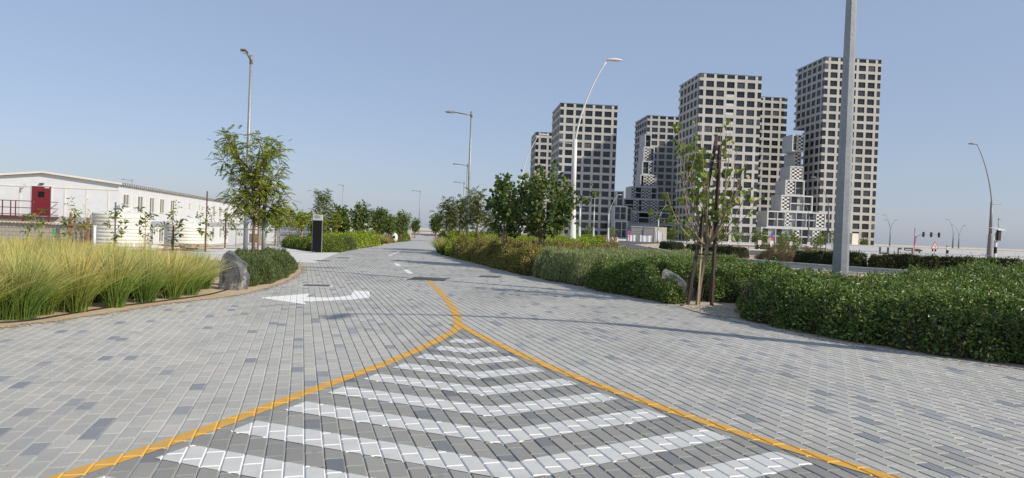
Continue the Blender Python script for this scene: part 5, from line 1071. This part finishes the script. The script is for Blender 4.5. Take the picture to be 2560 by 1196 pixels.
# ---- trees
def limb(a, b, g, bow=0.12, n=6):
    a, b = np.array(a, float), np.array(b, float); d = b-a; L = np.linalg.norm(d); t = np.linspace(0, 1, n)[:, None]
    up_ = np.array([0, 0, 1.0])*bow*L; w_ = g.normal(0, 0.05*L, 3)
    return a+d*t+np.sin(t*math.pi)*(w_-up_*0.6)
def tree_mesh(seed, H, cb, wx, leaf, nleaf, L, asp, nlimb=16, kind='simple', trunk_r=0.05, bark='bark', vase=False, sig=0.12, tpl=LEAF6, lean=(0, 0), tmin=0.35, shape=1.0, droop=0.2, lead=0.88):
    g = np.random.default_rng(seed); b = MB()
    tz = np.linspace(0, 1, 7); wob = np.cumsum(g.normal(0, 0.018*H*0.3, (7, 2)), 0); wob -= wob[0]
    top = (cb+0.15*(H-cb)) if vase else H*lead
    tr = np.stack([lean[0]*tz+wob[:, 0]*0.6, lean[1]*tz+wob[:, 1]*0.6, top*tz], -1)
    b.tube([tuple(p) for p in tr], [trunk_r*(1-0.72*t) for t in tz] if not vase else [trunk_r*(1-0.35*t) for t in tz], 8)
    limbs = []
    for i in range(nlimb):
        az = 2.4*i+g.uniform(-0.4, 0.4); hz = cb+(H-cb)*((i+0.5)/nlimb)**(0.9) if not vase else cb+(H-cb)*g.uniform(0.25, 1.0)
        u = (hz-cb)/(H-cb); rad = wx/2*(math.sin(math.pi*min(0.97, 0.16+0.8*u))**shape)*g.uniform(0.55, 1.08)
        if vase: rad = wx/2*g.uniform(0.25, 1.0)*(0.55+0.45*math.sin(math.pi*min(1, u+0.1)))
        s0 = max(cb*0.8, hz-rad*1.1) if not vase else cb*g.uniform(0.86, 1.02)
        s0 = min(s0, top*0.97); t0 = s0/top; a = np.array([np.interp(t0, tz, tr[:, 0]), np.interp(t0, tz, tr[:, 1]), s0])
        e = np.array([lean[0]+rad*math.cos(az), lean[1]+rad*math.sin(az), hz]); p = limb(a, e, g, 0.25 if vase else 0.1); limbs.append(p)
        b.tube([tuple(q) for q in p], [trunk_r*0.42*(1-0.8*t) for t in np.linspace(0, 1, len(p))], 5, cap=False)
        for j in range(2):
            m = p[g.integers(2, 5)]; e2 = m+unit(e-a)*rad*0.35+g.normal(0, 0.16*wx*0.6, 3)+np.array([0, 0, 0.08*wx]); q = limb(m, e2, g, 0.05, 4); limbs.append(q)
            b.tube([tuple(z) for z in q], [trunk_r*0.18*(1-0.7*t) for t in np.linspace(0, 1, 4)], 4, cap=False)
    wt = np.array([np.linalg.norm(q[-1]-q[0])+0.1 for q in limbs]); li = g.choice(len(limbs), nleaf, p=wt/wt.sum()); tt_ = g.uniform(tmin, 1.0, nleaf)
    P = np.empty((nleaf, 3)); D = np.empty((nleaf, 3))
    for i in range(nleaf):
        q = limbs[li[i]]; f = tt_[i]*(len(q)-1); k0 = min(int(f), len(q)-2); P[i] = q[k0]+(q[k0+1]-q[k0])*(f-k0); D[i] = q[k0+1]-q[k0]
    D = unit(D); rnd = unit(g.normal(0, 1, (nleaf, 3))); P = P+rnd*np.abs(g.normal(0, sig, nleaf))[:, None]
    if kind == 'simple':
        ax = rnd*0.9+D*0.35-np.array([0, 0, droop]); nr = rnd[:, [1, 2, 0]]+np.array([0, 0, 0.9]); Ls = L*g.uniform(0.6, 1.3, nleaf)
        V, F = scatter(P, ax, nr, Ls, Ls*asp, tpl)
    else:                                          # compound leaf: pairs of leaflets on a drooping stalk
        m = 8; ax = unit(rnd*0.8+D*0.6+np.array([0, 0, -droop])); Ls = L*g.uniform(0.7, 1.3, nleaf)
        sdv = unit(np.cross(ax, np.array([0, 0, 1.0])+0.2*rnd)); PP, AX, NR, LL = [], [], [], []
        for j in range(m):
            f = (j+0.7)/m; base = P+ax*(Ls*f)[:, None]-np.array([0, 0, 1.0])*(Ls*0.35*f*f)[:, None]
            for sg in (-1, 1):
                PP.append(base); AX.append(sdv*sg*0.85+ax*0.55-np.array([0, 0, 0.25])); NR.append(np.array([0, 0, 1.0])+0.5*rnd); LL.append(Ls*0.36*(1-0.45*abs(f-0.45)))
        PP, AX, NR, LL = map(np.concatenate, (PP, AX, NR, LL)); V, F = scatter(PP, AX, NR, LL, LL*asp, LEAF4)
    bo_ = b.build('trunk', bark); tm = bo_.data; bpy.data.objects.remove(bo_)
    return tm, np_mesh('crown', V, F, leaf)
def tree(name, label, meshes, x, y, rz=0.0, s=1.0, group=None, z=0.0, stake=None, cat='tree'):
    r = tag(empty(name, (x, y, z), rz), label, cat, group); r.scale = (s, s, s)
    link('trunk', meshes[0], r); link('crown', meshes[1], r)
    if stake:
        for (dx, dy, h_, lx_, ly_), m in stake: MB().bar((dx, dy, 0), (dx+lx_, dy+ly_, h_), 0.05).build('stake', m, r)
    return r
# feathery tree, left
tree('feathery_tree', 'light green feathery-leaved tree with reddish trunk left of the road', tree_mesh(301, 4.75, 2.05, 2.75, 'lf_neem', 1350, 0.26, 0.42, 26, 'compound', 0.075, 'bark_dark', sig=0.15, shape=0.12, droop=0.35, tmin=0.3, lead=0.72), -9.35, 25.0, stake=[((0.13, 0.0, 3.3, 0.0, 0.0), 'timber')])
# sparse staked tree, right
sp = tree('staked_young_tree', 'sparse young tree with heart-shaped leaves between two brown stakes', tree_mesh(311, 4.55, 1.5, 3.2, 'lf_heart', 370, 0.145, 0.98, 26, 'simple', 0.055, 'bark', vase=True, sig=0.07, tmin=0.45, droop=0.5, lean=(0.22, 0)), 4.42, 16.2)
for (x0, y0, x1, y1, h_) in ((-0.24, -0.05, 0.30, 0.0, 4.0), (0.30, -0.12, 0.36, -0.08, 3.75)): MB().bar((x0, y0, 0), (x1, y1, h_), 0.062).build('stake', 'stake', sp)
MB().bar((-0.02, -0.1, 0), (0.06, -0.08, 2.6), 0.03).build('cane', 'plank', sp)
for z, x0, x1 in ((1.22, -0.08, 0.32), (2.15, 0.05, 0.34)): MB().tube([(x0, -0.1, z), ((x0+x1)/2, -0.16, z-0.02), (x1, -0.14, z), ((x0+x1)/2, 0.05, z+0.01), (x0, -0.06, z)], 0.014, 6).build('tie', 'tie', sp)
# two round-leaved trees in the olive shrubs
rt1 = tree_mesh(321, 3.9, 1.6, 1.25, 'lf_round', 1150, 0.16, 0.9, 26, 'simple', 0.055, 'bark', sig=0.12, shape=0.3, tmin=0.5)
tree('round_leaved_tree', 'slim dark round-leaved tree left of the fuller one', rt1, -0.35, 30, stake=[((0.1, 0.0, 2.6, 0.0, 0.0), 'timber')])
rt2 = tree_mesh(322, 4.0, 1.7, 2.95, 'lf_round', 2700, 0.165, 0.9, 36, 'simple', 0.06, 'bark', sig=0.16, shape=0.25, tmin=0.45)
tree('round_leaved_tree', 'full dark round-leaved tree on three pale stakes before the broad tower', rt2, 1.2, 29, stake=[((-0.14, 0.0, 1.6, 0.1, 0.0), 'plank'), ((0.0, -0.1, 1.6, 0.05, 0.1), 'plank'), ((0.16, 0.0, 1.6, -0.02, 0.0), 'stake')])
# ferny and small trees around the bend
fern = [tree_mesh(331+k, 3.6, 1.75, 1.6, 'lf_fern', 300, 0.42, 0.34, 12, 'compound', 0.05, 'bark', sig=0.10, shape=0.5, droop=0.1) for k in range(2)]
midt = [tree_mesh(341+k, 3.15, 1.3, 1.75, 'lf_round', 1500, 0.17, 0.85, 26, 'simple', 0.05, 'bark', sig=0.18, shape=0.35) for k in range(3)]
pong = [tree_mesh(351+k, 2.4, 1.45, 0.95, 'lf_neem', 420, 0.14, 0.7, 12, 'simple', 0.035, 'bark', sig=0.13, shape=0.4) for k in range(3)]
tall = tree_mesh(361, 4.1, 1.3, 1.55, 'lf_mid', 800, 0.26, 0.36, 22, 'compound', 0.055, 'bark', sig=0.12, shape=0.4)
tree('slender_tree', 'slender tall tree rising behind the black totem sign', tall, -13.8, 50, stake=[((-0.1, 0, 2.0, 0, 0), 'timber'), ((0.12, 0, 2.0, 0, 0), 'timber')])
for x, y, k, s, l in ((-12.9, 52, 0, 0.95, 'round-topped tree right of the slender tall tree'), (-12.75, 58, 1, 1.05, 'fullest dark tree left of the road'), (-12.3, 63, 2, 1.0, 'dark pointed tree right of the fullest one'), (-11.9, 66, 0, 0.86, 'dark tree at the right end of the left row'),
                      (-12.1, 75, 1, 0.98, 'round dark tree beyond the white sculpture'), (-14.8, 105, 2, 0.85, 'small far tree left of the far lamp'), (-9.4, 85, 2, 1.0, 'lone green tree right of the far lamp')):
    tree('roadside_tree', l, midt[k], x, y, k*1.3, s, 'dark trees along the road', stake=[((0.12, 0, 1.5, 0, 0), 'timber')])
for x, y, k, s, l in ((-4.5, 46.8, 0, 0.97, 'ferny tree at the left end of the right-hand group'), (-3.7, 48.5, 1, 1.03, 'ferny tree just left of the nearest path lamp'), (-2.1, 42, 0, 1.08, 'dark ferny tree just right of the nearest path lamp'), (-1.5, 50, 1, 0.80, 'low ferny tree behind the slim round-leaved tree'), (-0.2, 56, 0, 0.8, 'low far ferny tree between the two round-leaved trees')):
    tree('ferny_tree', l, fern[k], x, y, k*2.0+x, s, 'ferny trees by the path lamp', stake=[((0.1, 0, 2.4, 0, 0), 'stake')])
for k, (x, y, s) in enumerate(((-17.0, 46.5, 0.98), (-16.4, 47.6, 0.95), (-15.7, 46.2, 0.93), (-15.3, 47.3, 1.06), (-15.0, 48.2, 0.95), (-14.1, 46.0, 0.96), (-14.3, 48.4, 1.0), (-13.2, 47.5, 0.95), (-12.6, 49.2, 0.97))):
    tree('fence_sapling', ['first sapling before the slatted fence from the left', 'second sapling before the slatted fence from the left', 'third sapling before the slatted fence from the left', 'tallest sapling before the slatted fence', 'fifth sapling before the slatted fence from the left', 'sapling just left of the totem sign', 'sapling close to the totem sign, behind its neighbour', 'sapling just right of the totem sign', 'sapling right of the slender tree'][k], pong[k % 3], x, y, k*1.1, s, 'saplings before the slatted fence', stake=[((0.08, 0, 1.7, 0.04, 0), 'plank')])
# thin saplings behind the grass
sap = [tree_mesh(371+k, 2.1, 0.7, 0.8, 'lf_mid', 130, 0.15, 0.45, 7, 'simple', 0.022, 'bark', sig=0.07, shape=0.4, tmin=0.5) for k in range(3)]
bare = tree_mesh(381, 2.35, 0.9, 1.15, 'lf_mid', 70, 0.08, 0.35, 14, 'simple', 0.022, 'bark', vase=True, sig=0.04, tmin=0.7)
for x, y, k, s, l, st_ in ((-16.3, 23.5, 0, 0.86, 'bushy sapling in front of the red landing', None), (-15.9, 25, 1, 0.98, 'leaning sapling with blue-grey stake before the block wall', ((0.05, 0, 1.55, 0.0, 0.0), 'stake_blue')), (-15.0, 26, 2, 1.0, 'sapling tied to a slanted blue-grey stake before the large tank', ((-0.05, 0, 2.15, 0.12, 0.0), 'stake_blue')),
                       (-14.4, 27, 0, 0.97, 'sapling between the two water tanks', None), (-13.85, 28, 1, 1.02, 'sapling before the farther water tank', ((-0.3, 0, 1.3, 0, 0), 'stake')), (-15.15, 34, 2, 1.12, 'sapling on a tall dark stake right of the far tank', ((0.02, 0, 2.7, 0, 0), 'stake')), (-16.7, 40, 0, 1.1, 'sapling left of the path lamp', ((-0.1, 0, 1.9, 0, 0), 'stake')), (-16.85, 42, 1, 1.17, 'sapling directly behind the path lamp', None), (-15.9, 44.5, 2, 1.1, 'sapling beside the small cabin', None)):
    tree('young_sapling', l, sap[k], x, y, k*2.1+y, s, 'young saplings behind the grass', stake=[st_] if st_ else None)
tree('bare_sapling', 'nearly bare sapling with spreading twigs left of the large tank', bare, -16.2, 26, 0.4)
# crimson-trunked palm-like plant and far trees
pm = tree_mesh(391, 2.7, 1.6, 1.3, 'lf_neem', 60, 0.5, 0.25, 9, 'compound', 0.06, 'bark_dark', sig=0.05, shape=0.4, droop=0.5)
tree('young_palm', 'thin yellowish palm-like tree beside the white sculpture', pm, -12.45, 69.5, 0, 1.0, stake=[((0.12, 0, 2.6, 0, 0), 'redrail')])
fart = [tree_mesh(401+k, 5.0, 1.5, 4.2, 'lf_mid', 420, 0.42, 0.7, 14, 'simple', 0.10, 'bark_dark', sig=0.4, shape=0.4) for k in range(3)]
ORD = ['first', 'second', 'third', 'fourth', 'fifth', 'sixth', 'seventh', 'eighth', 'ninth']
k = 0
for x0, y0, dx, n, s, lab, grp in ((40, 186, 3.4, 6, 0.80, 'low street tree in the row right of the substation', 'street trees right of the substation'), (58, 190, 4.2, 9, 0.85, 'street tree in the row before the middle tower', 'street trees before the middle tower'), (8, 205, 5.5, 5, 0.85, 'street tree before the broad left tower', 'street trees before the broad left tower'), (93, 195, 5.0, 2, 0.7, 'street tree right of the tallest tower', 'street trees at the tallest tower'), (-34, 190, 6, 4, 0.95, 'distant tree on the skyline at the road bend', 'skyline trees')):
    for j in range(n):
        tree('street_tree', ('only' if n == 1 else ORD[j])+' '+lab+', counted from the left', fart[k % 3], x0+dx*j+rng.normal(0, 0.6), y0+rng.normal(0, 3), k*1.9, s*rng.uniform(0.88, 1.12), grp); k += 1
for x, y, s, l in ((46.5, 112, 0.42, 'leftmost low round tree before the checkered boxes'), (44.6, 113, 0.5, 'low round tree between chevron signs'), (50.5, 114, 0.5, 'rightmost low round tree before the checkered boxes')):
    tree('street_tree', l, fart[1], x, y, 1.0, s, 'trees on the far island')
